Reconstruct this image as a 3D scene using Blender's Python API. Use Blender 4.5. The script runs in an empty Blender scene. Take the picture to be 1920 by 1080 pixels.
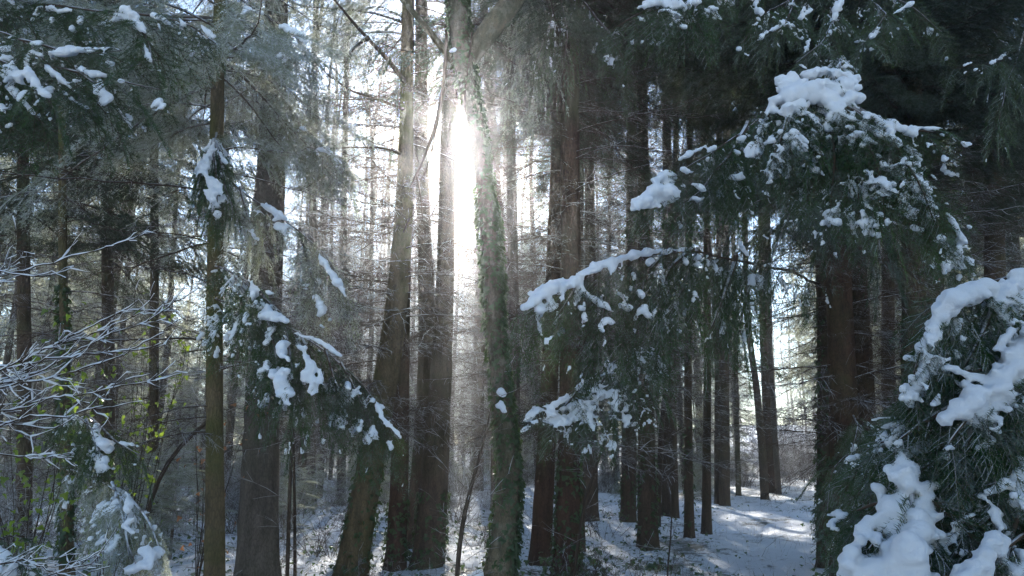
import bpy, math, random
import numpy as np
from mathutils import Vector, Matrix, noise

random.seed(7)
RNG = np.random.default_rng(7)
S = bpy.context.scene
COL = S.collection

# ------------------------------------------------------------------ camera
F_PX, CX, CY, PITCH = 1387.0, 960.0, 540.0, math.radians(12.2)
CAM = np.array([0.0, 0.0, 1.6])
cam_d = bpy.data.cameras.new('camera')
cam_d.sensor_width = 36.0
cam_d.lens = F_PX / 1920.0 * 36.0
cam_d.clip_start = 0.05
cam_d.clip_end = 3000.0
cam_d.dof.use_dof = False
cam = bpy.data.objects.new('camera', cam_d)
cam.location = CAM
cam.rotation_euler = (math.radians(90) + PITCH, 0, 0)
COL.objects.link(cam)
S.camera = cam


def pdir(px, py):
    x, y = (px - CX) / F_PX, -(py - CY) / F_PX
    fw = np.array([0, math.cos(PITCH), math.sin(PITCH)])
    up = np.array([0, -math.sin(PITCH), math.cos(PITCH)])
    return fw + x * np.array([1.0, 0, 0]) + y * up


def P(px, py, d):
    """point in the place seen at photo pixel (px,py), d metres ahead"""
    v = pdir(px, py)
    return CAM + v * (d / v[1])


# ------------------------------------------------------------------ sky, sun, exposure
SUN_PX = (867, 268)
sd = pdir(*SUN_PX)
sd = sd / np.linalg.norm(sd)
SUN_EL = math.asin(sd[2])
SUN_AZ = math.atan2(sd[0], sd[1])        # from +Y towards +X

W = bpy.data.worlds.new('World')
S.world = W
W.use_nodes = True
nt = W.node_tree
for n in list(nt.nodes):
    nt.nodes.remove(n)
sky = nt.nodes.new('ShaderNodeTexSky')
sky.sky_type = 'NISHITA'
sky.sun_disc = False
sky.sun_elevation = SUN_EL
sky.sun_rotation = SUN_AZ
sky.air_density = 1.0
sky.dust_density = 0.0
sky.ozone_density = 2.0
bgn = nt.nodes.new('ShaderNodeBackground')
bgn.inputs['Strength'].default_value = 0.10
wo = nt.nodes.new('ShaderNodeOutputWorld')
nt.links.new(sky.outputs[0], bgn.inputs[0])
nt.links.new(bgn.outputs[0], wo.inputs[0])

sl = bpy.data.lights.new('sun_light', 'SUN')
sl.energy = 5.0
sl.angle = math.radians(0.5)
sl.color = (1.0, 0.95, 0.87)
so = bpy.data.objects.new('sun_light', sl)
so.rotation_euler = Vector(sd).to_track_quat('Z', 'Y').to_euler()
so.location = (0, 0, 40)
COL.objects.link(so)

S.view_settings.view_transform = 'Standard'
S.view_settings.look = 'None'
S.view_settings.gamma = 1.0
S.view_settings.use_curve_mapping = False
S.view_settings.exposure = 2.0

S.render.engine = 'CYCLES'
cy = S.cycles
cy.use_denoising = True
cy.max_bounces = 6
cy.diffuse_bounces = 3
cy.glossy_bounces = 1
cy.transmission_bounces = 2
cy.volume_bounces = 1
cy.transparent_max_bounces = 8
cy.sample_clamp_indirect = 6.0
cy.caustics_reflective = False
cy.caustics_refractive = False

HAZE_DENSITY = 0.0021
HAZE_G = 0.86


# ------------------------------------------------------------------ materials
def newmat(name):
    m = bpy.data.materials.new(name)
    m.use_nodes = True
    t = m.node_tree
    for n in list(t.nodes):
        t.nodes.remove(n)
    return m, t


def N(t, typ, **kw):
    n = t.nodes.new(typ)
    for k, v in kw.items():
        if k in n.inputs.keys():
            n.inputs[k].default_value = v
        else:
            setattr(n, k, v)
    return n


def ramp(t, src, stops):
    r = t.nodes.new('ShaderNodeValToRGB')
    els = r.color_ramp.elements
    while len(els) < len(stops):
        els.new(0.5)
    for e, (p, c) in zip(els, stops):
        e.position = p
        e.color = (c, c, c, 1) if isinstance(c, (int, float)) else (*c, 1)
    t.links.new(src, r.inputs[0])
    return r.outputs[0]


def mixc(t, fac, a, b):
    m = t.nodes.new('ShaderNodeMix')
    m.data_type = 'RGBA'
    for s, v in ((0, fac), (6, a), (7, b)):
        if hasattr(v, 'links'):
            t.links.new(v, m.inputs[s])
        elif isinstance(v, tuple):
            m.inputs[s].default_value = (*v, 1)
        else:
            m.inputs[s].default_value = v
    return m.outputs[2]


def mathn(t, op, a, b=0.0):
    m = t.nodes.new('ShaderNodeMath')
    m.operation = op
    for s, v in ((0, a), (1, b)):
        if hasattr(v, 'links'):
            t.links.new(v, m.inputs[s])
        else:
            m.inputs[s].default_value = v
    m.use_clamp = True
    return m.outputs[0]


def noise_tex(t, scale, detail=4.0, rough=0.6, stretch=None, coord='Object'):
    tc = t.nodes.new('ShaderNodeTexCoord')
    src = tc.outputs[coord]
    if stretch:
        mp = t.nodes.new('ShaderNodeMapping')
        mp.inputs['Scale'].default_value = stretch
        t.links.new(src, mp.inputs[0])
        src = mp.outputs[0]
    n = t.nodes.new('ShaderNodeTexNoise')
    n.inputs['Scale'].default_value = scale
    n.inputs['Detail'].default_value = detail
    n.inputs['Roughness'].default_value = rough
    t.links.new(src, n.inputs['Vector'])
    return n.outputs[0]


def upness(t, lo, hi):
    g = t.nodes.new('ShaderNodeNewGeometry')
    s = t.nodes.new('ShaderNodeSeparateXYZ')
    t.links.new(g.outputs['True Normal'], s.inputs[0])
    mr = t.nodes.new('ShaderNodeMapRange')
    mr.inputs[1].default_value = lo
    mr.inputs[2].default_value = hi
    t.links.new(s.outputs[2], mr.inputs[0])
    return mr.outputs[0]


def finish(t, color, rough=0.85, bump=None, bump_d=0.02, transl=0.0, spec=0.3, tcol=None):
    p = t.nodes.new('ShaderNodeBsdfPrincipled')
    p.inputs['Roughness'].default_value = rough
    p.inputs['Specular IOR Level'].default_value = spec
    if hasattr(color, 'links'):
        t.links.new(color, p.inputs['Base Color'])
    else:
        p.inputs['Base Color'].default_value = (*color, 1)
    if bump is not None:
        b = t.nodes.new('ShaderNodeBump')
        b.inputs['Distance'].default_value = bump_d
        b.inputs['Strength'].default_value = 1.0
        t.links.new(bump, b.inputs['Height'])
        t.links.new(b.outputs[0], p.inputs['Normal'])
    out = t.nodes.new('ShaderNodeOutputMaterial')
    sh = p.outputs[0]
    if transl > 0:
        tr = t.nodes.new('ShaderNodeBsdfTranslucent')
        c = tcol if tcol is not None else color
        if hasattr(c, 'links'):
            t.links.new(c, tr.inputs[0])
        else:
            tr.inputs[0].default_value = (*c, 1)
        mx = t.nodes.new('ShaderNodeMixShader')
        mx.inputs[0].default_value = transl
        t.links.new(sh, mx.inputs[1])
        t.links.new(tr.outputs[0], mx.inputs[2])
        sh = mx.outputs[0]
    t.links.new(sh, out.inputs[0])


MAT = {}


def bark(name, dark, light, moss=0.3, mosscol=(0.045, 0.06, 0.018), scale=9.0, lichen=0.0, bd=0.035):
    m, t = newmat(name)
    n1 = noise_tex(t, scale, 6, 0.65, (1, 1, 0.22))
    n2 = noise_tex(t, 38, 4, 0.7, (1, 1, 0.35))
    n3 = noise_tex(t, 1.3, 3, 0.6)
    tcv = t.nodes.new('ShaderNodeTexCoord')
    mpv = t.nodes.new('ShaderNodeMapping')
    mpv.inputs['Scale'].default_value = (1, 1, 0.3)
    t.links.new(tcv.outputs['Object'], mpv.inputs[0])
    vo = t.nodes.new('ShaderNodeTexVoronoi')
    vo.feature = 'DISTANCE_TO_EDGE'
    vo.inputs['Scale'].default_value = scale * 5.5
    t.links.new(mpv.outputs[0], vo.inputs['Vector'])
    crack = ramp(t, vo.outputs['Distance'], [(0.0, 0.0), (0.16, 1.0)])
    h = mathn(t, 'ADD', mathn(t, 'MULTIPLY', n1, 0.6), mathn(t, 'MULTIPLY', n2, 0.3))
    h = mathn(t, 'MULTIPLY', h, mathn(t, 'ADD', mathn(t, 'MULTIPLY', crack, 0.28), 0.74))
    c = mixc(t, ramp(t, h, [(0.28, 0.0), (0.58, 1.0)]), dark, light)
    c = mixc(t, mathn(t, 'MULTIPLY', ramp(t, n3, [(0.45, 0.0), (0.68, 1.0)]), moss), c, mosscol)
    if lichen:
        n4 = noise_tex(t, 6.5, 5, 0.75)
        c = mixc(t, mathn(t, 'MULTIPLY', ramp(t, n4, [(0.52, 0.0), (0.6, 1.0)]), lichen), c, (0.33, 0.33, 0.27))
    finish(t, c, 0.95, h, bd, spec=0.08)
    MAT[name] = m


bark('bark_spruce', (0.030, 0.020, 0.014), (0.115, 0.078, 0.053), 0.5)
bark('bark_red', (0.026, 0.014, 0.010), (0.10, 0.055, 0.036), 0.45)
bark('bark_mossy', (0.045, 0.034, 0.02), (0.15, 0.11, 0.06), 0.9, (0.07, 0.08, 0.02))
bark('bark_pale', (0.045, 0.038, 0.022), (0.17, 0.14, 0.09), 0.85, (0.025, 0.034, 0.012), 12.0, 0.2)
bark('bark_grey', (0.04, 0.032, 0.026), (0.14, 0.115, 0.095), 0.3)


def twigmat(name, base, frost, lo=-0.1, hi=0.5, tr=0.35):
    m, t = newmat(name)
    n = noise_tex(t, 5.0, 3, 0.7)
    n2 = noise_tex(t, 60, 2, 0.7)
    f = mathn(t, 'MULTIPLY', upness(t, lo, hi), ramp(t, n, [(0.40, 0.0), (0.56, 1.0)]))
    f = mathn(t, 'MULTIPLY', f, frost)
    dk = tuple(x * 0.5 for x in base)
    c = mixc(t, n2, dk, base)
    c = mixc(t, f, c, (0.78, 0.8, 0.84))
    finish(t, c, 0.9, transl=tr if frost > 0 else 0.0, spec=0.08)
    MAT[name] = m


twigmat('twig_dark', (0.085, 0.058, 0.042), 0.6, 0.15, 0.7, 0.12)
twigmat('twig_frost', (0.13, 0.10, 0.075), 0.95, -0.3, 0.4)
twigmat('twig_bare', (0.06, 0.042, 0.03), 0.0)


def needlemat(name, a, b, frost, tcol, transl, lo=0.42, hi=0.6, fs=7.0):
    m, t = newmat(name)
    n = noise_tex(t, 1.7, 3, 0.6)
    n2 = noise_tex(t, fs, 4, 0.75)
    c = mixc(t, ramp(t, n, [(0.35, 0.0), (0.65, 1.0)]), a, b)
    fr = mathn(t, 'MULTIPLY', ramp(t, n2, [(lo, 0.0), (hi, 1.0)]), frost)
    c2 = mixc(t, fr, c, (0.72, 0.76, 0.8))
    tc = mixc(t, fr, tcol, (0.6, 0.62, 0.55))
    finish(t, c2, 0.65, transl=transl, tcol=tc, spec=0.08)
    MAT[name] = m


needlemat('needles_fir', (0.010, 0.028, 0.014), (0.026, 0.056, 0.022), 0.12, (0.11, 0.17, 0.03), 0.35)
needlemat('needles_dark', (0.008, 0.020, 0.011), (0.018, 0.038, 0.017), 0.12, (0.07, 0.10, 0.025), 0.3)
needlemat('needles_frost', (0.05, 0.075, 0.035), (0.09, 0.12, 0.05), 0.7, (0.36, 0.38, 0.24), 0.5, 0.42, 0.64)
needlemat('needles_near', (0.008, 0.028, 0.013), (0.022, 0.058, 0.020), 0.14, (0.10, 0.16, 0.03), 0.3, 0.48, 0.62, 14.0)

m, t = newmat('snow')
n = noise_tex(t, 60, 5, 0.7)
n2 = noise_tex(t, 9, 3, 0.6)
n = noise_tex(t, 110, 6, 0.8)
finish(t, mixc(t, n2, (0.86, 0.88, 0.91), (0.92, 0.925, 0.94)), 0.75, mathn(t, 'ADD', n, mathn(t, 'MULTIPLY', n2, 0.6)), 0.014,
       transl=0.18, tcol=(0.85, 0.88, 0.93), spec=0.2)
MAT['snow'] = m

m, t = newmat('ground_snow')
n1 = noise_tex(t, 0.55, 6, 0.7)
n2 = noise_tex(t, 5.0, 6, 0.75)
n3 = noise_tex(t, 30.0, 4, 0.7)
soil = mixc(t, n3, (0.05, 0.04, 0.025), (0.14, 0.13, 0.07))
mask = mathn(t, 'ADD', mathn(t, 'MULTIPLY', n1, 0.62), mathn(t, 'MULTIPLY', n2, 0.38))
mk = ramp(t, mask, [(0.41, 1.0), (0.475, 0.0)])
col = mixc(t, n3, (0.80, 0.83, 0.88), (0.88, 0.89, 0.92))
c = mixc(t, mathn(t, 'MULTIPLY', mk, 0.85), col, soil)
finish(t, c, 0.85, mathn(t, 'ADD', n2, mathn(t, 'MULTIPLY', n3, 0.4)), 0.06)
MAT['ground_snow'] = m


def plain(name, a, b, transl=0.0, tcol=None, rough=0.5, spec=0.4, scale=3.0, frost=0.0):
    m, t = newmat(name)
    oi = t.nodes.new('ShaderNodeObjectInfo')
    n = noise_tex(t, scale, 3, 0.6)
    f = mathn(t, 'ADD', mathn(t, 'MULTIPLY', oi.outputs['Random'], 0.5), mathn(t, 'MULTIPLY', n, 0.5))
    c = mixc(t, f, a, b)
    if frost:
        n2 = noise_tex(t, 11, 3, 0.7)
        c = mixc(t, mathn(t, 'MULTIPLY', ramp(t, n2, [(0.5, 0.0), (0.6, 1.0)]), frost), c, (0.8, 0.82, 0.86))
    finish(t, c, rough, transl=transl, tcol=tcol, spec=spec)
    MAT[name] = m


plain('ivy', (0.012, 0.030, 0.012), (0.035, 0.065, 0.022), 0.3, (0.09, 0.15, 0.02), 0.4)
plain('holly', (0.02, 0.045, 0.012), (0.06, 0.10, 0.02), 0.5, (0.30, 0.42, 0.04), 0.35)
plain('bramble', (0.02, 0.045, 0.018), (0.05, 0.085, 0.028), 0.3, (0.12, 0.2, 0.04), 0.5, frost=0.25)
plain('litter', (0.03, 0.03, 0.014), (0.075, 0.07, 0.03), 0.2, None, 0.8, 0.2, frost=0.2)
plain('grass_dry', (0.10, 0.08, 0.045), (0.24, 0.20, 0.11), 0.3, None, 0.8, 0.2, frost=0.35)
plain('beech_leaf', (0.20, 0.085, 0.035), (0.36, 0.17, 0.07), 0.4, (0.30, 0.14, 0.07), 0.7, 0.2)

m, t = newmat('sun_glow')
e = N(t, 'ShaderNodeEmission', Color=(1.0, 0.96, 0.88, 1), Strength=60.0)
tp_ = t.nodes.new('ShaderNodeBsdfTransparent')       # glowing gas: gives light, stops none
ad_ = t.nodes.new('ShaderNodeAddShader')
t.links.new(e.outputs[0], ad_.inputs[0])
t.links.new(tp_.outputs[0], ad_.inputs[1])
o_ = t.nodes.new('ShaderNodeOutputMaterial')
t.links.new(ad_.outputs[0], o_.inputs[0])
MAT['sun_glow'] = m

m, t = newmat('haze_air')
v = t.nodes.new('ShaderNodeVolumePrincipled')
v.inputs['Color'].default_value = (0.93, 0.96, 1.0, 1)
v.inputs['Density'].default_value = HAZE_DENSITY
v.inputs['Anisotropy'].default_value = HAZE_G
o_ = t.nodes.new('ShaderNodeOutputMaterial')
t.links.new(v.outputs[0], o_.inputs['Volume'])
MAT['haze_air'] = m


# ------------------------------------------------------------------ mesh buffer
class Buf:
    def __init__(s):
        s.v, s.q, s.t, s.n = [], [], [], 0

    def add(s, v, q=None, t=None):
        v = np.asarray(v, dtype=np.float64).reshape(-1, 3)
        if q is not None and len(q):
            s.q.append(np.asarray(q) + s.n)
        if t is not None and len(t):
            s.t.append(np.asarray(t) + s.n)
        s.v.append(v)
        s.n += len(v)

    def tube(s, pts, rad, sides=5, cap=True, wob=None):
        p = np.asarray(pts, dtype=np.float64)
        k = len(p)
        r = np.broadcast_to(np.asarray(rad, dtype=np.float64), (k,))
        d = np.gradient(p, axis=0)
        d /= np.linalg.norm(d, axis=1, keepdims=True) + 1e-12
        ref = np.array([0.0, 0, 1]) if abs(d[0, 2]) < 0.8 else np.array([1.0, 0, 0])
        u = np.cross(d, ref)
        u /= np.linalg.norm(u, axis=1, keepdims=True) + 1e-12
        w = np.cross(d, u)
        a = np.arange(sides) * (2 * math.pi / sides)
        rr = r[:, None] * (np.ones((k, sides)) if wob is None else wob)
        ring = p[:, None, :] + rr[:, :, None] * (np.cos(a)[None, :, None] * u[:, None, :] + np.sin(a)[None, :, None] * w[:, None, :])
        i = np.arange(k - 1)[:, None] * sides
        j = np.arange(sides)[None, :]
        j2 = (j + 1) % sides
        q = np.stack([i + j, i + j2, i + sides + j2, i + sides + j], -1).reshape(-1, 4)
        s.add(ring.reshape(-1, 3), q)

    def arrays(s):
        v = np.concatenate(s.v) if s.v else np.zeros((0, 3))
        q = np.concatenate(s.q) if s.q else np.zeros((0, 4), int)
        t = np.concatenate(s.t) if s.t else np.zeros((0, 3), int)
        return v, q, t

    def mesh(s, name, mats, smooth=True):
        v, q, t = s.arrays()
        return mk_mesh(name, v, q, t, mats, smooth)


def mk_mesh(name, v, q, t, mats, smooth=True, mi=None):
    me = bpy.data.meshes.new(name)
    me.vertices.add(len(v))
    me.vertices.foreach_set('co', np.asarray(v, dtype=np.float32).ravel())
    nl = 4 * len(q) + 3 * len(t)
    me.loops.add(nl)
    li = np.concatenate([np.asarray(q).ravel(), np.asarray(t).ravel()]).astype(np.int32)
    me.loops.foreach_set('vertex_index', li)
    me.polygons.add(len(q) + len(t))
    st = np.concatenate([np.arange(len(q)) * 4, 4 * len(q) + np.arange(len(t)) * 3]).astype(np.int32)
    me.polygons.foreach_set('loop_start', st)
    me.polygons.foreach_set('use_smooth', np.full(len(q) + len(t), smooth))
    if mi is not None:
        me.polygons.foreach_set('material_index', np.asarray(mi, dtype=np.int32))
    for m_ in ([mats] if isinstance(mats, str) else mats):
        me.materials.append(MAT[m_])
    me.update(calc_edges=True)
    return me


def link(name, me, parent=None, loc=None, rot=None, scale=None):
    o = bpy.data.objects.new(name, me)
    COL.objects.link(o)
    if parent is not None:
        o.parent = parent
    if loc is not None:
        o.location = loc
    if rot is not None:
        o.rotation_euler = rot
    if scale is not None:
        o.scale = (scale,) * 3 if isinstance(scale, (int, float)) else scale
    return o


def thing(name, label, cat, loc=(0, 0, 0), group=None):
    o = link(name, None, None, loc)
    tag(o, label, cat, group)
    return o


def tag(o, label, cat, group=None):
    o['label'] = label
    o['category'] = cat
    if group:
        o['group'] = group
    return o


def local(obj, pts):
    return np.asarray(pts) - np.asarray(obj.location)[None, :]


# ------------------------------------------------------------------ ground
def gz(x, y):
    x = np.asarray(x, float)
    y = np.asarray(y, float)
    h = 0.10 * np.sin(x * 0.35 + 1.0) * np.cos(y * 0.23) + 0.05 * np.sin(x * 1.1 + y * 0.7) + 0.03 * np.sin(y * 1.7 - x * 0.9)
    far = np.clip((np.hypot(x, y) - 45) / 60, 0, 1)
    h = h + far * far * (1.5 + 2.0 * np.sin(x * 0.05) + 1.2 * np.cos(y * 0.06 + x * 0.02)) * (y > 0)
    # trodden path to the right, slightly lower, with its banks
    pc = 3.2 + 0.27 * (y - 8)
    pd = (x - pc) / 1.6
    h = h - 0.06 * np.exp(-pd * pd)
    h = h + 0.10 * np.exp(-((x + 1.2) / 3.0) ** 2) * np.clip((y - 6) / 10, 0, 1)
    return h


a = np.linspace(-1, 1, 261)
gx = np.sinh(a * 4.2) / math.sinh(4.2) * 140
gy = 12 + np.sinh(a * 4.2) / math.sinh(4.2) * 140
X, Y = np.meshgrid(gx, gy)
rough = 0.018 * np.sin(X * 7.3 + 2 * np.sin(Y * 3.1)) * np.sin(Y * 6.1 + X) + RNG.normal(0, 0.008, X.shape)
Z = gz(X, Y) + rough
V = np.stack([X, Y, Z], -1).reshape(-1, 3)
n_ = len(a)
ii, jj = np.meshgrid(np.arange(n_ - 1), np.arange(n_ - 1), indexing='ij')
k0 = (ii * n_ + jj).ravel()
Q = np.stack([k0, k0 + 1, k0 + n_ + 1, k0 + n_], -1)
g = link('ground', mk_mesh('ground', V, Q, np.zeros((0, 3), int), 'ground_snow'))
g['kind'] = 'structure'


# ------------------------------------------------------------------ prototypes of twigs and fronds
def unit(v):
    v = np.asarray(v, float)
    return v / (np.linalg.norm(v) + 1e-12)


def curve(p0, d, L, n, droop=0.0, wig=0.0, rng=RNG):
    """n+1 points from p0 along d, sagging by droop, wandering by wig"""
    s = np.linspace(0, 1, n + 1)[:, None]
    d = unit(d)
    w = np.cumsum(rng.normal(0, wig * L / max(n, 1), (n + 1, 3)), 0)
    w -= w[0]
    p = np.asarray(p0) + d * s * L + w
    p[:, 2] -= droop * L * (s[:, 0] ** 2)
    return p


def needle_rows(b, p, r0, spacing, nl, nw, rng, rows=4):
    """thin triangles along polyline p"""
    seg = np.linalg.norm(np.diff(p, axis=0), axis=1)
    L = seg.sum()
    m = max(2, int(L / spacing))
    s = (np.arange(m) + rng.random(m) * 0.6) / m * (len(p) - 1)
    s = np.clip(s, 0, len(p) - 1.001)
    i = s.astype(int)
    f = (s - i)[:, None]
    c = p[i] * (1 - f) + p[i + 1] * f
    d = p[i + 1] - p[i]
    d /= np.linalg.norm(d, axis=1, keepdims=True) + 1e-12
    ref = np.array([0, 0, 1.0])
    u = np.cross(d, ref)
    bad = np.linalg.norm(u, axis=1) < 0.15
    u[bad] = np.cross(d[bad], np.array([1.0, 0, 0]))
    u /= np.linalg.norm(u, axis=1, keepdims=True)
    w = np.cross(u, d)
    angs = {2: [0, math.pi], 3: [0.2, math.pi - 0.2, math.pi / 2], 4: [-0.25, math.pi + 0.25, 0.9, math.pi - 0.9]}[rows]
    for a0 in angs:
        a = a0 + rng.normal(0, 0.25, m)
        out = u * np.cos(a)[:, None] + w * np.sin(a)[:, None]
        nd = d * 0.62 + out * 0.85 + rng.normal(0, 0.1, (m, 3))
        nd /= np.linalg.norm(nd, axis=1, keepdims=True)
        side = np.cross(nd, out + rng.normal(0, 0.4, (m, 3)))
        side /= np.linalg.norm(side, axis=1, keepdims=True) + 1e-9
        ln = nl * (0.75 + 0.5 * rng.random(m))[:, None]
        v0 = c + side * nw * 0.5
        v1 = c - side * nw * 0.5
        v2 = c + nd * ln
        vv = np.stack([v0, v1, v2], 1).reshape(-1, 3)
        b.add(vv, None, np.arange(3 * m).reshape(-1, 3))


def frond_proto(seed, L=0.35, spacing=0.006, nl=0.02, nw=0.0022, nlat=9, rows=4, width=0.42):
    rng = np.random.default_rng(seed)
    nb, tb = Buf(), Buf()
    dust = []
    main = curve((0, 0, 0), (1, 0, 0), L, 6, 0.08, 0.05, rng)
    tb.tube(main, np.linspace(0.0028, 0.0012, 7), 3)
    needle_rows(nb, main, 0, spacing, nl, nw, rng, rows)
    dust += list(np.stack([np.interp(np.linspace(0.08, 1, 26), np.linspace(0, 1, 7), main[:, k]) for k in range(3)], 1))
    for k in range(nlat):
        tt = (k + 0.6) / (nlat + 0.5)
        pt = main[int(tt * 6)] * (1 - (tt * 6) % 1) + main[min(int(tt * 6) + 1, 6)] * ((tt * 6) % 1)
        for sgn in (-1, 1):
            if rng.random() < 0.08:
                continue
            ll = L * width * (1 - tt) ** 0.6 * (0.75 + 0.5 * rng.random()) + 0.02
            d = (0.72, sgn * 0.7, rng.normal(0.02, 0.12))
            c = curve(pt, d, ll, 3, 0.12, 0.06, rng)
            tb.tube(c, np.linspace(0.0017, 0.0008, 4), 3)
            needle_rows(nb, c, 0, spacing, nl * 0.92, nw, rng, rows)
            dust += list(np.stack([np.interp(np.linspace(0.1, 1, max(5, int(ll / 0.011))), np.linspace(0, 1, 4), c[:, k_]) for k_ in range(3)], 1))
    return nb.arrays(), tb.arrays(), np.array(dust), L


NEAR_F = [frond_proto(100 + k, 0.34, 0.0135, 0.025, 0.0046, 7, 3) for k in range(5)]
BIG_F = [frond_proto(120 + k, 0.30, 0.0090, 0.027, 0.0034, 6, 3) for k in range(4)]
MID_F = [frond_proto(140 + k, 0.42, 0.016, 0.030, 0.0055, 7, 3) for k in range(4)]
HANG_F = [frond_proto(160 + k, 0.45, 0.017, 0.026, 0.0055, 5, 3, 0.25) for k in range(4)]


def place_frond(nb, tb, fr, base, d, up, length, droop, rng, dust=None):
    (nv, nq, ntr), (tv, tq, tt), du, L0 = fr
    s = length / L0
    x = unit(d)
    y = unit(np.cross(up, x))
    z = np.cross(x, y)
    M = np.stack([x, y, z])

    def tf(v):
        v = v * s
        w = v @ M + base
        w[:, 2] -= droop * length * (v[:, 0] / length) ** 2
        return w
    nb.add(tf(nv), nq, ntr)
    tb.add(tf(tv), tq, tt)
    if dust is not None:
        dust.append(tf(du))


# -- dead / bare branch prototypes ( along +X, base at the origin )
def dead_branch(seed, L=2.2, dens=1.0, mat='twig_dark', rise=0.0, sag=0.25):
    rng = np.random.default_rng(seed)
    b = Buf()
    n = 12
    s = np.linspace(0, 1, n + 1)
    p = np.zeros((n + 1, 3))
    p[:, 0] = s * L
    p[:, 2] = rise * L * s - sag * L * np.sin(s * math.pi * 0.55) * s + 0.10 * L * s ** 3
    p += np.cumsum(rng.normal(0, 0.012 * L, (n + 1, 3)), 0) * s[:, None]
    b.tube(p, np.linspace(0.012, 0.003, n + 1) * (L / 2.2), 5)
    m = int(L / 0.085 * dens)
    for k in range(m):
        tt = 0.06 + 0.92 * (k + rng.random()) / m
        i = min(int(tt * n), n - 1)
        f = tt * n - i
        pt = p[i] * (1 - f) + p[i + 1] * f
        sg = 1 if k % 2 else -1
        ll = (0.18 + 0.85 * (1 - tt) ** 0.8) * (0.35 + 0.75 * rng.random()) * L / 2.6
        d = unit((0.75, sg * (0.6 + 0.4 * rng.random()), rng.normal(-0.12, 0.3)))
        c = curve(pt, d, ll, 5, rng.uniform(0.0, 0.35), 0.10, rng)
        b.tube(c, np.linspace(0.0042, 0.0013, 6), 3)
        for q in range(int(ll / 0.055)):
            t2 = 0.12 + 0.85 * rng.random()
            j = min(int(t2 * 5), 4)
            f2 = t2 * 5 - j
            p2 = c[j] * (1 - f2) + c[j + 1] * f2
            dd = unit(d * 0.8 + np.array([0, 0, rng.normal(-0.15, 0.5)]) + rng.normal(0, 0.55, 3))
            c2 = curve(p2, dd, 0.05 + 0.22 * rng.random() * ll / 0.6, 2, 0.2, 0.12, rng)
            b.tube(c2, np.linspace(0.0023, 0.0010, 3), 3)
    return b.mesh('dead_branch', mat)


# -- living bough prototypes: limb with side fronds that hang
def live_bough(seed, L=2.4, nf=64, mats=('twig_dark', 'needles_dark'), hang=0.7, protos=None, sag=0.35, snow=False):
    rng = np.random.default_rng(seed)
    nb, tb = Buf(), Buf()
    n = 10
    s = np.linspace(0, 1, n + 1)
    p = np.zeros((n + 1, 3))
    p[:, 0] = s * L
    p[:, 2] = -sag * L * np.sin(s * math.pi * 0.6) * s + 0.12 * L * s ** 3
    p += np.cumsum(rng.normal(0, 0.01 * L, (n + 1, 3)), 0) * s[:, None]
    tb.tube(p, np.linspace(0.018, 0.004, n + 1) * (L / 2.4), 5)
    protos = protos or (MID_F + HANG_F)
    for k in range(nf):
        tt = 0.12 + 0.88 * (k + rng.random()) / nf
        i = min(int(tt * n), n - 1)
        f = tt * n - i
        pt = p[i] * (1 - f) + p[i + 1] * f
        sg = 1 if k % 2 else -1
        hd = hang * (0.3 + rng.random())
        off = rng.random() * 0.45 * (1 - tt * 0.6)
        dd = unit((0.75, sg * 0.8, -0.15))
        base = pt + dd * off
        if off > 0.1:
            tb.tube(np.stack([pt, (pt + base) / 2 + (0, 0, 0.01), base]), (0.004, 0.003, 0.002), 3)
        d = unit((0.6, sg * (0.9 - 0.4 * hd), -hd))
        up = (0, -sg * 0.3, 1) if hd < 0.9 else (0.8, sg * 0.5, 0.4)
        place_frond(nb, tb, protos[rng.integers(len(protos))], base, d, up, rng.uniform(0.3, 0.62) * (1.1 - 0.35 * tt), 0.25, rng)
    tv, tq, tt_ = tb.arrays()
    nv, nq, nt_ = nb.arrays()
    v = np.concatenate([tv, nv])
    q = np.concatenate([tq, nq + len(tv)]).astype(int)
    t = np.concatenate([tt_, nt_ + len(tv)]).astype(int)
    mi = np.concatenate([np.zeros(len(tq)), np.ones(len(nq)), np.zeros(len(tt_)), np.ones(len(nt_))])
    return mk_mesh('live_bough', v, q, t, list(mats), False, mi)


DEAD = [dead_branch(200 + k, 2.3, 1.0, 'twig_dark', sag=[0.15, 0.3, 0.4, 0.1, 0.25][k]) for k in range(5)]
DEADF = [dead_branch(220 + k, 2.2, 1.15, 'twig_frost', sag=[0.2, 0.35, 0.1, 0.3][k]) for k in range(4)]
LIVE_D = [live_bough(240 + k, 2.5, 66, ('twig_bare', 'needles_dark')) for k in range(4)]
LIVE_F = [live_bough(260 + k, 2.4, 40, ('twig_frost', 'needles_frost')) for k in range(4)]


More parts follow.
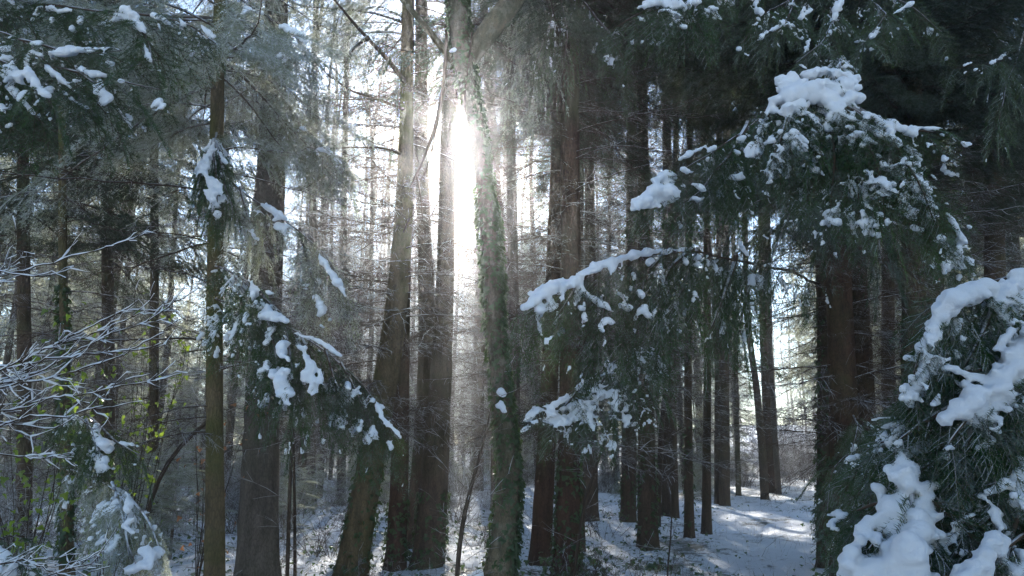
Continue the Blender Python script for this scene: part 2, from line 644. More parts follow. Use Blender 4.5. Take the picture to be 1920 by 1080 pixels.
def curtain_crown(seed, z0, z1, rmax, step, mats, lod=1.0, gap=0.12):
    """upper crown of a tree as one mesh: whorls of boughs with hanging needle sprays"""
    rng = np.random.default_rng(seed)
    nb, tb = Buf(), Buf()
    z = z0
    while z < z1:
        k = (z - z0) / (z1 - z0)
        R = rmax * (1 - k) ** 0.75 * (0.6 + 0.5 * rng.random()) + 0.2
        az = rng.random() * 6.283
        if rng.random() > gap:
            d = np.array([math.cos(az), math.sin(az), 0])
            sd_ = np.array([-d[1], d[0], 0])
            c = curve((0, 0, z), d + np.array([0, 0, -0.15]), R, 5, 0.22, 0.04, rng)
            tb.tube(c, np.linspace(0.02, 0.004, 6), 3)
            m = int(R * 16 * lod)
            u = rng.random(m) ** 0.8
            i = np.minimum((u * 5).astype(int), 4)
            f = (u * 5 - i)[:, None]
            pt = c[i] * (1 - f) + c[i + 1] * f
            so_ = rng.normal(0, 0.28, m)[:, None] * (1.1 - u[:, None]) * R * 0.6
            b0 = pt + sd_ * so_ + d * np.abs(so_) * 0.4
            hang = rng.uniform(0.12, 0.5, m)
            # each spray: 5 slim leaves hanging and spreading
            for q in range(6):
                dr = np.stack([rng.normal(0, 0.45, m), rng.normal(0, 0.45, m), -np.ones(m)], 1) + d * 0.5
                dr /= np.linalg.norm(dr, axis=1, keepdims=True)
                st = b0 + dr * (hang * rng.random(m) * 0.8)[:, None]
                w_ = np.cross(dr, rng.normal(0, 1, (m, 3)))
                w_ /= np.linalg.norm(w_, axis=1, keepdims=True)
                ln = rng.uniform(0.08, 0.22, m)[:, None]
                vv = np.stack([st + w_ * 0.012, st - w_ * 0.012, st + dr * ln], 1).reshape(-1, 3)
                nb.add(vv, None, np.arange(3 * m).reshape(-1, 3))
        z += step * (0.5 + rng.random())
    tv, tq, tt_ = tb.arrays()
    nv, nq, nt_ = nb.arrays()
    v = np.concatenate([tv, nv])
    t = np.concatenate([tt_, nt_ + len(tv)]).astype(int)
    mi = np.concatenate([np.zeros(len(tq)), np.zeros(len(tt_)), np.ones(len(nt_))])
    return mk_mesh('crown', v, tq, t, list(mats), False, mi)


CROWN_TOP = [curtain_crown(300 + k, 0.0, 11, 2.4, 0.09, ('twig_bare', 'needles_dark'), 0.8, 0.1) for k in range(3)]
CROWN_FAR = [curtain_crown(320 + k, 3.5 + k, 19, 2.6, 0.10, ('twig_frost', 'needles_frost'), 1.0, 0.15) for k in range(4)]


CROWN_DIM = [curtain_crown(330 + k, 3.6 + k * 0.7, 15, 2.5, 0.12, ('twig_bare', 'needles_dark'), 0.8, 0.15) for k in range(3)]


def far_dead(seed):
    rng = np.random.default_rng(seed)
    b = Buf()
    for k in range(130):
        z = rng.uniform(1.0, 13)
        az = rng.random() * 6.283
        d = np.array([math.cos(az), math.sin(az), rng.normal(-0.05, 0.15)])
        c = curve((0, 0, z), d, rng.uniform(0.8, 2.2), 4, rng.uniform(-0.05, 0.3), 0.05, rng)
        b.tube(c, np.linspace(0.014, 0.004, 5), 3)
        for q in range(9):
            j = rng.integers(1, 5)
            c2 = curve(c[j], d + rng.normal(0, 0.6, 3), rng.uniform(0.2, 0.7), 2, 0.15, 0.1, rng)
            b.tube(c2, (0.006, 0.004, 0.003), 3)
    return b.mesh('dead_branches', 'twig_frost')


FAR_DEAD = [far_dead(340 + k) for k in range(3)]


def lacy_crown(seed, zt=19, nb_=120, mat='twig_dark'):
    """fine frosted dead twigs all the way up a trunk"""
    rng = np.random.default_rng(seed)
    b = Buf()
    for k in range(nb_):
        z = rng.uniform(1.5, zt)
        az = rng.random() * 6.283
        d = np.array([math.cos(az), math.sin(az), rng.normal(0.0, 0.2)])
        R = rng.uniform(0.9, 2.6) * (1.15 - z / 24)
        c = curve((0, 0, z), d, R, 4, rng.uniform(-0.1, 0.35), 0.05, rng)
        b.tube(c, np.linspace(0.013, 0.004, 5), 3)
        for q in range(11):
            j = rng.integers(1, 5)
            c2 = curve(c[j], d * 0.7 + rng.normal(0, 0.6, 3), rng.uniform(0.2, 0.8), 2, 0.2, 0.1, rng)
            b.tube(c2, (0.006, 0.0045, 0.003), 3)
    return b.mesh('twigs', mat)


LACY = [lacy_crown(360 + k, 19, 130, ['twig_dark', 'twig_frost', 'twig_dark'][k]) for k in range(3)]
LACY_LOW = [lacy_crown(370 + k, 9.5, 80) for k in range(3)]


ANCH = [(-60, 'the left border'), (45, 'the leftmost trunk'), (122, 'the leafy thin left trunk'), (203, 'the trunk behind the snowy twigs'), (288, 'the bough-hung left trunk'), (405, 'the slim spruce'),
        (492, 'the thick grey trunk'), (584, 'the hazy middle-left trunk'), (690, 'the leaning trunk'), (750, 'the straight reddish trunk'), (800, 'the rear twin trunk'), (840, 'the broad brown trunk'),
        (925, 'the ivy tree'), (1040, 'the close dark pair'), (1108, 'the first trunk past the pair'), (1178, 'the second trunk past the pair'), (1212, 'the stout clearing trunk'), (1256, 'the uneven twin trunks'),
        (1292, 'the lone slender trunk'), (1324, 'the second slender trunk'), (1355, 'the rear touching pair'), (1430, 'the kinked track-end trunk'), (1548, 'the ivied trio trunk'), (1580, 'the thick trio trunk'),
        (1620, 'the right trio trunk'), (1667, 'the thin trunk beside the trio'), (1715, 'the straight black trunk'), (1750, 'the trunk above the snowy fir'), (1866, 'the upper right black trunk'), (1980, 'the right border')]


def spot(px):
    q = min(ANCH, key=lambda a_: abs(a_[0] - px))
    return ('just left of ' if px < q[0] else 'just right of ') + q[1]


# ------------------------------------------------------------------ trunks
def trunk_mesh(name, pts, rad, mat, seed, sides=20, flare=0.45):
    rng = np.random.default_rng(seed)
    pts = np.asarray(pts, float)
    seg = np.linalg.norm(np.diff(pts, axis=0), axis=1)
    s = np.concatenate([[0], np.cumsum(seg)])
    n = max(12, int(s[-1] / 0.16))
    si = np.linspace(0, s[-1], n)
    # smooth interpolation of the centre line
    p = np.stack([np.interp(si, s, pts[:, k]) for k in range(3)], 1)
    for _ in range(6):
        p[1:-1] = (p[:-2] + 2 * p[1:-1] + p[2:]) / 4
    r = np.interp(si, s, rad)
    r = r * (1 + flare * np.exp(-si / 0.13))
    a = np.arange(sides) * 2 * math.pi / sides
    ph = rng.random(4) * 6.28
    wob = np.ones((n, sides))
    wob += 0.10 * np.exp(-si / 0.5)[:, None] * np.sin(a * 4 + ph[0])[None]
    wob += 0.035 * np.sin(a[None] * 3 + ph[1] + si[:, None] * 0.6) + 0.025 * np.sin(a[None] * 7 + ph[2] - si[:, None] * 0.9)
    wob += rng.normal(0, 0.018, (n, sides))
    b = Buf()
    b.tube(p, r, sides, wob=wob)
    return b.mesh(name, mat), p, r


TREES = {}


def tree(key, label, pts, d, mat='bark_spruce', zlive=5.0, dead=(1.6, None), nb=36, mult=1.0, live=LIVE_D, deadset=DEAD, blen=1.0,
         top=True, azbias=None, name='spruce_tree', flare=0.45, topscale=1.0, skip=None):
    flare = 0.3
    """pts: photo pixels (px,py,width px) from the base upward, at distance d"""
    rng = np.random.default_rng(hash_(key))
    P3 = [P(x, y, d) for x, y, w in pts]
    R = [w * d / F_PX / 2 for x, y, w in pts]
    base = P3[0].copy()
    base[2] = float(gz(base[0], base[1])) - 0.12
    P3[0] = base
    # carry on above the frame
    P3 = [np.array(q) for q in P3]
    v = P3[-1] - P3[-2]
    v = v / max(v[2], 1e-3)
    ztop = P3[-1][2]
    hgt = 1.6 + 0.66 * d
    if ztop < hgt + 1.5:
        q = P3[-1] + v * (hgt + 1.5 - ztop) * np.array([0.6, 0.6, 1])
        P3.append(q)
        R.append(R[-1] * 0.85)
    tip = P3[-1] + np.array([v[0], v[1], 3.0 if d > 18 else 8.0])
    P3.append(tip)
    R.append(0.02)
    root = thing(name, label, 'tree', base)
    me, cp, cr = trunk_mesh('trunk', local(root, P3), R, mat, hash_(key), 22, flare)
    link('trunk', me, root)
    TREES[key] = (root, cp + base, cr, d)
    z0 = dead[0]
    z1 = hgt + 0.6
    nb = int(nb * (1.35 if (pts[0][0] < 420 or pts[0][0] > 1000) else 1.15))
    if nb:
        zs = np.sort(rng.uniform(z0, z1, nb))
        for z in zs:
            wp = cp + base
            x = np.interp(z, wp[:, 2], wp[:, 0])
            y = np.interp(z, wp[:, 2], wp[:, 1])
            rr = np.interp(z, wp[:, 2], cr)
            az = rng.uniform(-math.pi, math.pi) if azbias is None else rng.normal(azbias[0], azbias[1])
            lv = z > zlive + rng.normal(0, 0.5)
            src = (live if lv else deadset)
            me = src[rng.integers(len(src))]
            sc = blen * rng.uniform(0.55, 1.15) * (1.0 if lv else 0.85)
            if not lv and rng.random() < 0.22:
                sc = rng.uniform(0.12, 0.35)
            loc = np.array([x + math.cos(az) * rr * 0.6, y + math.sin(az) * rr * 0.6, z])
            # nothing pokes the lens
            tipp = loc + np.array([math.cos(az), math.sin(az), 0]) * sc * 2.5
            if tipp[1] < 2.6 or (skip and skip(loc, tipp, lv)):
                continue
            link('live_bough' if lv else 'dead_branch', me, root, loc - base, (rng.normal(0, 0.15), rng.normal(-0.05, 0.12), az), sc)
    if top and live is not LIVE_F and key not in ('l33', 'l34'):
        tpx = np.interp(hgt + 0.5, cp[:, 2] + base[2], cp[:, 0])
        tpy = np.interp(hgt + 0.5, cp[:, 2] + base[2], cp[:, 1])
        link('crown', CROWN_TOP[rng.integers(3)], root, (tpx, tpy, hgt + 0.3 - base[2]), (0, 0, rng.random() * 6), topscale)
    return root


def hash_(s):
    h = 7
    for ch in str(s):
        h = (h * 131 + ord(ch)) % 1000003
    return h


def keep_gap(loc, tipp, lv):
    """the gap beside the ivy tree that the sun shines through"""
    for p_ in (loc * 0.5 + tipp * 0.5, tipp, loc * 0.25 + tipp * 0.75):
        ang = math.atan2(p_[0], p_[1])
        if -0.20 < ang < -0.035 and lv:
            return True
        if -0.085 < ang < -0.045 and abs(p_[2] - 1.6 - 0.42 * math.hypot(p_[0], p_[1])) < 0.6:
            return True
    return False


tree('slim', 'slim dark spruce trunk in front of the thick one at left', [(404, 1140, 38), (403, 1000, 34), (402, 800, 30), (402, 600, 30), (405, 400, 29), (408, 200, 26), (412, 0, 23)], 7.0,
     'bark_mossy', zlive=4.4, nb=46, live=LIVE_F, deadset=DEAD, blen=0.95, skip=keep_gap)
tree('thick', 'thickest grey spruce trunk left of centre behind the drooping snowy bough', [(480, 1130, 78), (484, 1000, 70), (492, 800, 62), (497, 600, 60), (505, 400, 56), (512, 200, 50), (518, 0, 46)], 9.5,
     'bark_grey', zlive=6.0, nb=46, live=LIVE_F, deadset=DEADF, skip=keep_gap)
tree('ivyleft', 'thin dark trunk among green leaves near the left edge', [(125, 1120, 24), (125, 900, 20), (122, 700, 17), (118, 500, 15), (116, 200, 13)], 9.0,
     'bark_mossy', zlive=4.6, nb=44, live=LIVE_D, blen=0.85)
tree('lean', 'leaning mossy trunk that bends upright, left of the twin trunks', [(655, 1095, 58), (672, 1000, 52), (690, 900, 48), (705, 810, 48), (722, 720, 46), (738, 620, 44), (748, 520, 40), (757, 400, 34), (762, 200, 26), (764, 0, 22)], 10.0,
     'bark_mossy', zlive=8.0, nb=79, live=LIVE_F, deadset=DEAD, skip=keep_gap)
tree('slimred', 'straight reddish trunk just right of the leaning one', [(738, 1095, 36), (744, 1000, 34), (750, 850, 31), (753, 700, 29), (757, 500, 26), (765, 200, 22), (768, 0, 20)], 10.6,
     'bark_red', zlive=8.5, nb=61, live=LIVE_F, deadset=DEAD, skip=keep_gap)
tree('twinback', 'rear trunk of the pair, tilting behind the broad brown one', [(778, 1040, 44), (788, 930, 42), (798, 800, 40), (802, 650, 34), (798, 500, 28), (790, 300, 26), (790, 0, 24)], 12.6,
     'bark_spruce', zlive=9.5, nb=72, live=LIVE_F, deadset=DEAD, skip=keep_gap)
tree('twinfront', 'broad brown trunk directly left of the sun and the ivy tree', [(800, 1095, 60), (808, 1000, 56), (816, 880, 50), (824, 750, 42), (832, 600, 36), (836, 450, 33), (840, 250, 31), (848, 60, 30)], 10.8,
     'bark_spruce', zlive=9.0, nb=39, live=LIVE_F, deadset=DEAD, skip=keep_gap)
tree('greythin', 'pale thin trunk rising just right of the ivy-clad tree', [(963, 985, 20), (966, 800, 19), (964, 600, 19), (960, 400, 20), (956, 150, 18)], 18.0,
     'bark_grey', zlive=10.0, nb=61, deadset=DEAD, live=LIVE_F)
tree('pairleft', 'left trunk of the close dark pair right of the ivy tree', [(1012, 1052, 42), (1018, 950, 36), (1026, 800, 33), (1035, 600, 31), (1047, 300, 29), (1056, 0, 26)], 11.0,
     'bark_red', zlive=7.6, nb=76)
tree('pairright', 'right and nearer trunk of the close dark pair', [(1060, 1090, 50), (1065, 950, 43), (1069, 800, 40), (1071, 560, 39), (1068, 300, 38), (1070, 0, 34)], 10.1,
     'bark_red', zlive=7.2, nb=80)
tree('pairbehind', 'thin dark trunk half hidden behind the close pair', [(1086, 1010, 20), (1084, 800, 18), (1084, 600, 17), (1088, 300, 15)], 12.8,
     'bark_spruce', zlive=9.0, nb=50)
tree('t13', 'dark trunk first right of the close pair', [(1109, 974, 26), (1108, 800, 23), (1108, 600, 21), (1104, 200, 18)], 17.0, 'bark_spruce', zlive=12, nb=70)
tree('t14', 'dark trunk second right of the close pair, base in brambles', [(1177, 972, 29), (1180, 800, 26), (1183, 600, 23), (1186, 200, 20)], 17.0, 'bark_spruce', zlive=12, nb=70)
tree('t15', 'stout dark trunk standing at the left side of the snowy clearing', [(1214, 1008, 37), (1213, 900, 32), (1211, 700, 27), (1207, 400, 23), (1204, 100, 20)], 13.4, 'bark_spruce', zlive=9.0, nb=89)
tree('t17', 'trunk with a slimmer one close at its right, behind the stout dark one', [(1253, 955, 24), (1254, 800, 22), (1253, 600, 20), (1250, 200, 17)], 19.5, 'bark_spruce', zlive=12, nb=42)
tree('t17b', 'slimmer trunk touching its thicker neighbour at the clearing edge', [(1265, 958, 14), (1262, 800, 13), (1264, 600, 12), (1268, 200, 11)], 19.0, 'bark_spruce', zlive=12, nb=24)
tree('t18', 'slender straight trunk alone in the snow, nearest of the clearing ones', [(1292, 993, 18), (1291, 850, 15), (1290, 700, 14), (1292, 400, 12), (1294, 100, 11)], 14.5, 'bark_spruce', zlive=9.5, nb=56)
tree('t19', 'second slender trunk in the snow of the clearing', [(1323, 980, 18), (1325, 850, 15), (1327, 700, 14), (1325, 400, 12), (1322, 100, 11)], 15.6, 'bark_spruce', zlive=10, nb=56)
tree('t20', 'left trunk of the touching pair at the back of the clearing', [(1346, 938, 14), (1346, 800, 12), (1347, 600, 11), (1349, 200, 10)], 23.0, 'bark_spruce', zlive=12, nb=39)
tree('t21', 'right, thicker trunk of the touching pair behind the clearing', [(1358, 938, 20), (1359, 800, 17), (1360, 600, 15), (1362, 200, 13)], 22.6, 'bark_spruce', zlive=12, nb=39)
tree('t22', 'faint pale thin trunk beside the brush pile behind the clearing', [(1384, 925, 10), (1382, 800, 9), (1378, 600, 8), (1372, 300, 7)], 29.0, 'bark_pale', zlive=11, nb=16)
tree('t23', 'dark kinked trunk at the far end of the snowy track', [(1433, 924, 16), (1430, 850, 14), (1418, 720, 12), (1406, 640, 11), (1398, 500, 10), (1395, 250, 9)], 26.0, 'bark_spruce', zlive=9.0, nb=20)
tree('t24', 'sunlit reddish trunk at the far end of the track', [(1447, 912, 22), (1440, 800, 19), (1434, 650, 17), (1430, 500, 16), (1428, 200, 14)], 30.0, 'bark_red', zlive=11, nb=16, deadset=DEADF)
tree('t25', 'thin trunk leaning against the sunlit reddish one', [(1459, 914, 11), (1452, 800, 10), (1444, 650, 9), (1440, 400, 8)], 29.0, 'bark_grey', zlive=11, nb=14, deadset=DEADF)
tree('trioleft', 'left trunk of the great dark trio, wrapped in ivy', [(1548, 1005, 38), (1549, 900, 33), (1549, 700, 31), (1544, 500, 30), (1538, 200, 27)], 11.2, 'bark_spruce', zlive=6.3, nb=50)
tree('triomid', 'thick middle trunk of the great dark trio', [(1588, 1070, 62), (1585, 950, 54), (1582, 800, 51), (1576, 600, 47), (1570, 400, 42), (1562, 100, 36)], 9.7, 'bark_red', zlive=5.6, nb=56, blen=1.0)
tree('trioright', 'right trunk of the great dark trio', [(1632, 1040, 40), (1627, 900, 35), (1620, 700, 33), (1608, 500, 31), (1602, 200, 28)], 10.4, 'bark_red', zlive=6.2, nb=50)
tree('r29', 'straight black trunk behind the umbrella bough at right', [(1716, 1060, 48), (1715, 800, 44), (1713, 500, 42), (1710, 150, 38)], 9.4, 'bark_spruce', zlive=5.4, nb=70)
tree('r30', 'dark trunk seen above the snowy fir at right', [(1752, 1010, 44), (1750, 700, 40), (1748, 400, 38), (1745, 100, 32)], 12.0, 'bark_spruce', zlive=6.0, nb=60)
tree('r31', 'black trunk at the upper right behind dense twigs', [(1868, 1010, 40), (1866, 700, 38), (1864, 400, 34), (1862, 100, 30)], 11.0, 'bark_spruce', zlive=5.4, nb=64)
tree('r32', 'thin trunk filling the gap between trio and straight black trunk', [(1668, 985, 26), (1666, 700, 24), (1664, 300, 20)], 14.0, 'bark_spruce', zlive=7, nb=56)
tree('l33', 'thin trunk with dark boughs between left edge and slim spruce', [(286, 1015, 22), (288, 800, 18), (290, 500, 15), (290, 100, 12)], 12.0, 'bark_spruce', zlive=6.0, nb=34, live=LIVE_D)
tree('l34', 'dark spruce trunk behind the frosted twigs at left', [(205, 1000, 26), (203, 700, 22), (200, 400, 20), (200, 0, 17)], 13.0, 'bark_spruce', zlive=5.6, nb=54, live=LIVE_D)
tree('l35', 'dark spruce trunk nearest the left edge of the wood', [(48, 1010, 26), (46, 700, 24), (44, 400, 21), (42, 0, 18)], 12.0, 'bark_spruce', zlive=5.2, nb=60, live=LIVE_D)
tree('l37', 'hazy trunk standing between the slim and the leaning spruces', [(582, 975, 18), (584, 700, 16), (586, 400, 14), (590, 100, 12)], 20.0, 'bark_grey', zlive=9, nb=35, live=LIVE_F, deadset=DEAD, skip=keep_gap)
tree('l38', 'pale hazy trunk close left of the leaning mossy trunk', [(640, 950, 16), (642, 700, 14), (645, 400, 12), (650, 100, 11)], 23.0, 'bark_grey', zlive=11, nb=26, live=LIVE_F, deadset=DEAD, skip=keep_gap)

# off-frame owners of the near boughs
def edge_tree(name, key, label, x, y, r, mat):
    root = thing(name, label, 'tree', (x, y, float(gz(x, y)) - 0.1))
    me, cp, cr = trunk_mesh('trunk', [(0, 0, 0), (0.02, 0, 3), (0.05, 0.05, 7), (0.05, 0.05, 13)], [r, r * 0.9, r * 0.75, 0.03], mat, hash_(key))
    link('trunk', me, root)
    TREES[key] = (root, cp, cr, y)
    return root


LEFT = edge_tree('spruce_tree', 'edgeleft', 'spruce just past the left edge whose snowy boughs reach in at upper left', -4.6, 5.0, 0.14, 'bark_spruce')
RIGHT = edge_tree('fir_tree', 'edgeright', 'young fir at the right edge under heavy fresh snow', 2.75, 2.9, 0.07, 'bark_spruce')

# far trees, kinds shared
def simple_trunk(seed, r, h, mat):
    rng = np.random.default_rng(seed)
    me, _, _ = trunk_mesh('trunk', [(0, 0, -0.3), (rng.normal(0, .1), rng.normal(0, .1), h * 0.3), (rng.normal(0, .25), 0, h * 0.7), (rng.normal(0, .3), 0, h)],
                          [r, r * 0.85, r * 0.5, 0.02], mat, seed, 12, 0.3)
    return me


FT = [simple_trunk(400 + k, [0.16, 0.12, 0.2, 0.1][k], 20, ['bark_spruce', 'bark_grey', 'bark_spruce', 'bark_grey'][k]) for k in range(4)]
rng = np.random.default_rng(55)
cnt = 0
placed = []
tries = 0
while cnt < 140 and tries < 6000:
    tries += 1
    dd = rng.uniform(19, 85) if rng.random() < 0.75 else rng.uniform(60, 110)
    px = rng.uniform(-250, 2170) if rng.random() < 0.5 else rng.uniform(540, 1000)
    x = (px - CX) / F_PX * dd
    if 1380 < px < 1545 and dd < 48:
        continue
    if 850 < px < 885 and dd < 70:
        continue
    if 1090 < px < 1380 and dd < 34:
        continue
    lane = -8.5 < x < 1.5 and dd < 52
    if lane and rng.random() < 0.35:
        continue
    if any((x - q[0]) ** 2 + (dd - q[1]) ** 2 < 3.2 for q in placed):
        continue
    placed.append((x, dd))
    k = rng.integers(4)
    lacy = lane or 500 < px < 1020 or rng.random() < 0.55
    side = 'left of the leaning trunk' if px < 650 else 'behind the sunlit gap' if px < 960 else 'behind the dark trunk pair' if px < 1380 else 'behind the great trio'
    root = thing('spruce_tree', ('hazy slender spruce seen ' if dd < 34 else 'pale slender spruce, deeper in, seen ' if dd < 55 else 'faint far spruce seen ' if dd < 80 else 'faintest farthest spruce seen ') + spot(px), 'tree',
                 (x, dd, float(gz(x, dd))), ('distant spruces ' + side))
    az = rng.random() * 6.28
    sc = rng.uniform(0.8, 1.2)
    link('trunk', FT[k], root, None, (0, 0, az), sc)
    if not lane or rng.random() < 0.3:
        link('dead_branches', FAR_DEAD[rng.integers(3)], root, None, (0, 0, az), sc)
    if lane and rng.random() < 0.15:
        pass
    elif lacy:
        link('twigs', (LACY_LOW if lane and dd < 38 else LACY)[rng.integers(3)], root, None, (0, 0, az + 1), sc)
    else:
        link('crown', CROWN_FAR[rng.integers(4)], root, None, (0, 0, az + 1), sc * rng.uniform(0.8, 1.05))
    cnt += 1


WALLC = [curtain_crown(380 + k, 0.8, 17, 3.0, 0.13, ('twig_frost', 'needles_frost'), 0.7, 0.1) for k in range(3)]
cnt = 0
while cnt < 75:
    px = rng.uniform(-200, 2120)
    dd = rng.uniform(48, 125)
    if 560 < px < 900 or (1380 < px < 1545 and dd < 70):
        continue
    if 500 < px < 960 and rng.random() < 0.5:
        continue
    x = (px - CX) / F_PX * dd
    if any((x - q[0]) ** 2 + (dd - q[1]) ** 2 < 5 for q in placed):
        continue
    placed.append((x, dd))
    side = 'left of the leaning trunk' if px < 650 else 'behind the sunlit gap' if px < 960 else 'behind the dark trunk pair' if px < 1380 else 'behind the great trio'
    root = thing('bushy_spruce', ('broad bushy spruce far off, seen ' if dd < 85 else 'broad bushy spruce farthest off, seen ') + spot(px), 'tree', (x, dd, float(gz(x, dd))), 'bushy spruces ' + side)
    sc = rng.uniform(0.8, 1.25)
    link('trunk', FT[rng.integers(4)], root, None, None, sc)
    link('crown', WALLC[rng.integers(3)], root, None, (0, 0, rng.random() * 6), (sc * 1.2, sc * 1.2, sc))
    cnt += 1


for px, dd in ((612, 27), (668, 31), (630, 38), (705, 36), (590, 33), (725, 29), (775, 34), (742, 44), (812, 40), (655, 48), (690, 26), (795, 52), (560, 29), (900, 38), (935, 33), (915, 50)):
    x = (px - CX) / F_PX * dd
    placed.append((x, dd))
    root = thing('spruce_tree', ('twiggy bare-branched spruce seen ' if dd < 35 else 'twiggy bare-branched spruce, deeper in, seen ') + spot(px), 'tree', (x, dd, float(gz(x, dd))), 'twiggy spruces in the bright gap')
    az = rng.random() * 6.28
    link('trunk', FT[1 + 2 * rng.integers(2)], root, None, (0, 0, az), 0.9)
    link('twigs', LACY[rng.integers(3)], root, None, (0, 0, az + 1), (1.3, 1.3, 1.0))
for px, dd in ((1095, 27), (1128, 31), (1150, 26.5), (1195, 29), (1232, 33), (1275, 28), (1305, 34), (1340, 30), (1372, 36), (1010, 29), (1060, 33), (985, 36), (1205, 38), (1165, 42), (1290, 43)):
    x = (px - CX) / F_PX * dd
    placed.append((x, dd))
    root = thing('spruce_tree', ('dim full-crowned spruce seen ' if dd < 33.5 else 'dim full-crowned spruce, deeper in, seen ') + spot(px), 'tree', (x, dd, float(gz(x, dd))), 'dim spruces beyond the clearing')
    az = rng.random() * 6.28
    link('trunk', FT[rng.integers(4)], root, None, (0, 0, az), 0.9)
    link('dead_branches', FAR_DEAD[rng.integers(3)], root, None, (0, 0, az), 1.1)
    link('crown', CROWN_DIM[rng.integers(3)], root, (0, 0, rng.uniform(0.3, 1.8)), (0, 0, az + 1), 1.0)
cnt = 0
while cnt < 70:
    px = rng.uniform(-400, 2300)
    dd = rng.uniform(21, 62)
    x = (px - CX) / F_PX * dd
    if 540 < px < 925 or -8.5 < x < 1.2 and dd < 50 or 1090 < px < 1560 and dd < 50 or 1340 < px < 1570 or 1.2 < x < 6.5 and dd < 45:
        continue
    if any((x - q[0]) ** 2 + (dd - q[1]) ** 2 < 2.5 for q in placed):
        continue
    placed.append((x, dd))
    root = thing('spruce_tree', ('dark full-crowned spruce seen ' if dd < 36 else 'dark full-crowned spruce, farther in, seen ') + spot(px), 'tree', (x, dd, float(gz(x, dd))), 'full-crowned spruces filling the wood')
    az = rng.random() * 6.28
    sc = rng.uniform(0.8, 1.15)
    link('trunk', FT[rng.integers(4)], root, None, (0, 0, az), sc)
    link('dead_branches', FAR_DEAD[rng.integers(3)], root, None, (0, 0, az), sc)
    link('crown', CROWN_FAR[rng.integers(4)], root, None, (0, 0, az + 1), (sc * 1.15, sc * 1.15, sc))
    cnt += 1
for k in range(24):
    px = rng.uniform(540, 845) if k < 17 else rng.uniform(895, 990)
    dd = rng.uniform(58, 118)
    x = (px - CX) / F_PX * dd
    root = thing('bushy_spruce', ('full spruce far off in the glare, ' if dd < 85 else 'faint full spruce at the back of the glare, ') + spot(px), 'tree', (x, dd, float(gz(x, dd))), 'spruces in the glare')
    link('trunk', FT[rng.integers(4)], root, None, None, 1.0)
    link('crown', CROWN_FAR[rng.integers(4)], root, None, (0, 0, k * 1.1), (1.2, 1.2, 1.15))
# the wood goes on beside and behind the camera, with a clearing overhead
for k in range(30):
    az = rng.uniform(math.radians(38), math.radians(322))
    R_ = rng.uniform(12, 30)
    x, y = math.sin(az) * R_, math.cos(az) * R_
    if abs(math.degrees(az) - 180) < 14:
        continue
    root = thing('spruce_tree', 'spruce standing beside or behind the viewpoint, outside the picture', 'tree', (x, y, float(gz(x, y))), 'spruces around the viewpoint')
    sc = rng.uniform(0.8, 1.1)
    link('trunk', FT[rng.integers(4)], root, None, (0, 0, az), sc)
    link('crown', CROWN_FAR[rng.integers(4)], root, None, (0, 0, az * 3), sc)
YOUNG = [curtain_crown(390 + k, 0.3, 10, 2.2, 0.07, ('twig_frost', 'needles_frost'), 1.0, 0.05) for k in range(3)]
YT = simple_trunk(399, 0.09, 10.5, 'bark_spruce')
cnt = 0
tries = 0
while cnt < 110 and tries < 4000:
    tries += 1
    px = rng.uniform(-350, 2270)
    dd = rng.uniform(28, 48)
    if 1365 < px < 1560 and dd < 52 or 835 < px < 900 or (1040 < px < 1230 and rng.random() < 0.6):
        continue
    mid = 590 < px < 960
    if mid and rng.random() < 0.6:
        continue
    x = (px - CX) / F_PX * dd
    if any((x - q[0]) ** 2 + (dd - q[1]) ** 2 < 2.2 for q in placed):
        continue
    placed.append((x, dd))
    side = 'left of the leaning trunk' if px < 650 else 'behind the sunlit gap' if px < 960 else 'behind the dark trunk pair' if px < 1380 else 'behind the great trio'
    root = thing('young_spruce', ('young bushy frosted spruce seen ' if dd < 38 else 'young bushy spruce, farther back, seen ') + spot(px), 'tree', (x, dd, float(gz(x, dd)) - 0.1), 'young spruces ' + side)
    sc = rng.uniform(0.5, 0.9) * (0.6 if mid else 1.0)
    link('trunk', YT, root, None, None, sc)
    link('crown', YOUNG[rng.integers(3)], root, None, (0, 0, rng.random() * 6), sc)
    cnt += 1


# ------------------------------------------------------------------ snow lumps
ICO = None


def ico():
    global ICO
    if ICO is None:
        import bmesh
        bm = bmesh.new()
        bmesh.ops.create_icosphere(bm, subdivisions=2, radius=1.0)
        v = np.array([q.co[:] for q in bm.verts])
        f = np.array([[l.index for l in q.verts] for q in bm.faces])
        bm.free()
        bm = bmesh.new()
        bmesh.ops.create_icosphere(bm, subdivisions=1, radius=1.0)
        v1 = np.array([q.co[:] for q in bm.verts])
        f1 = np.array([[l.index for l in q.verts] for q in bm.faces])
        bm.free()
        ICO = ((v, f), (v1, f1))
    return ICO


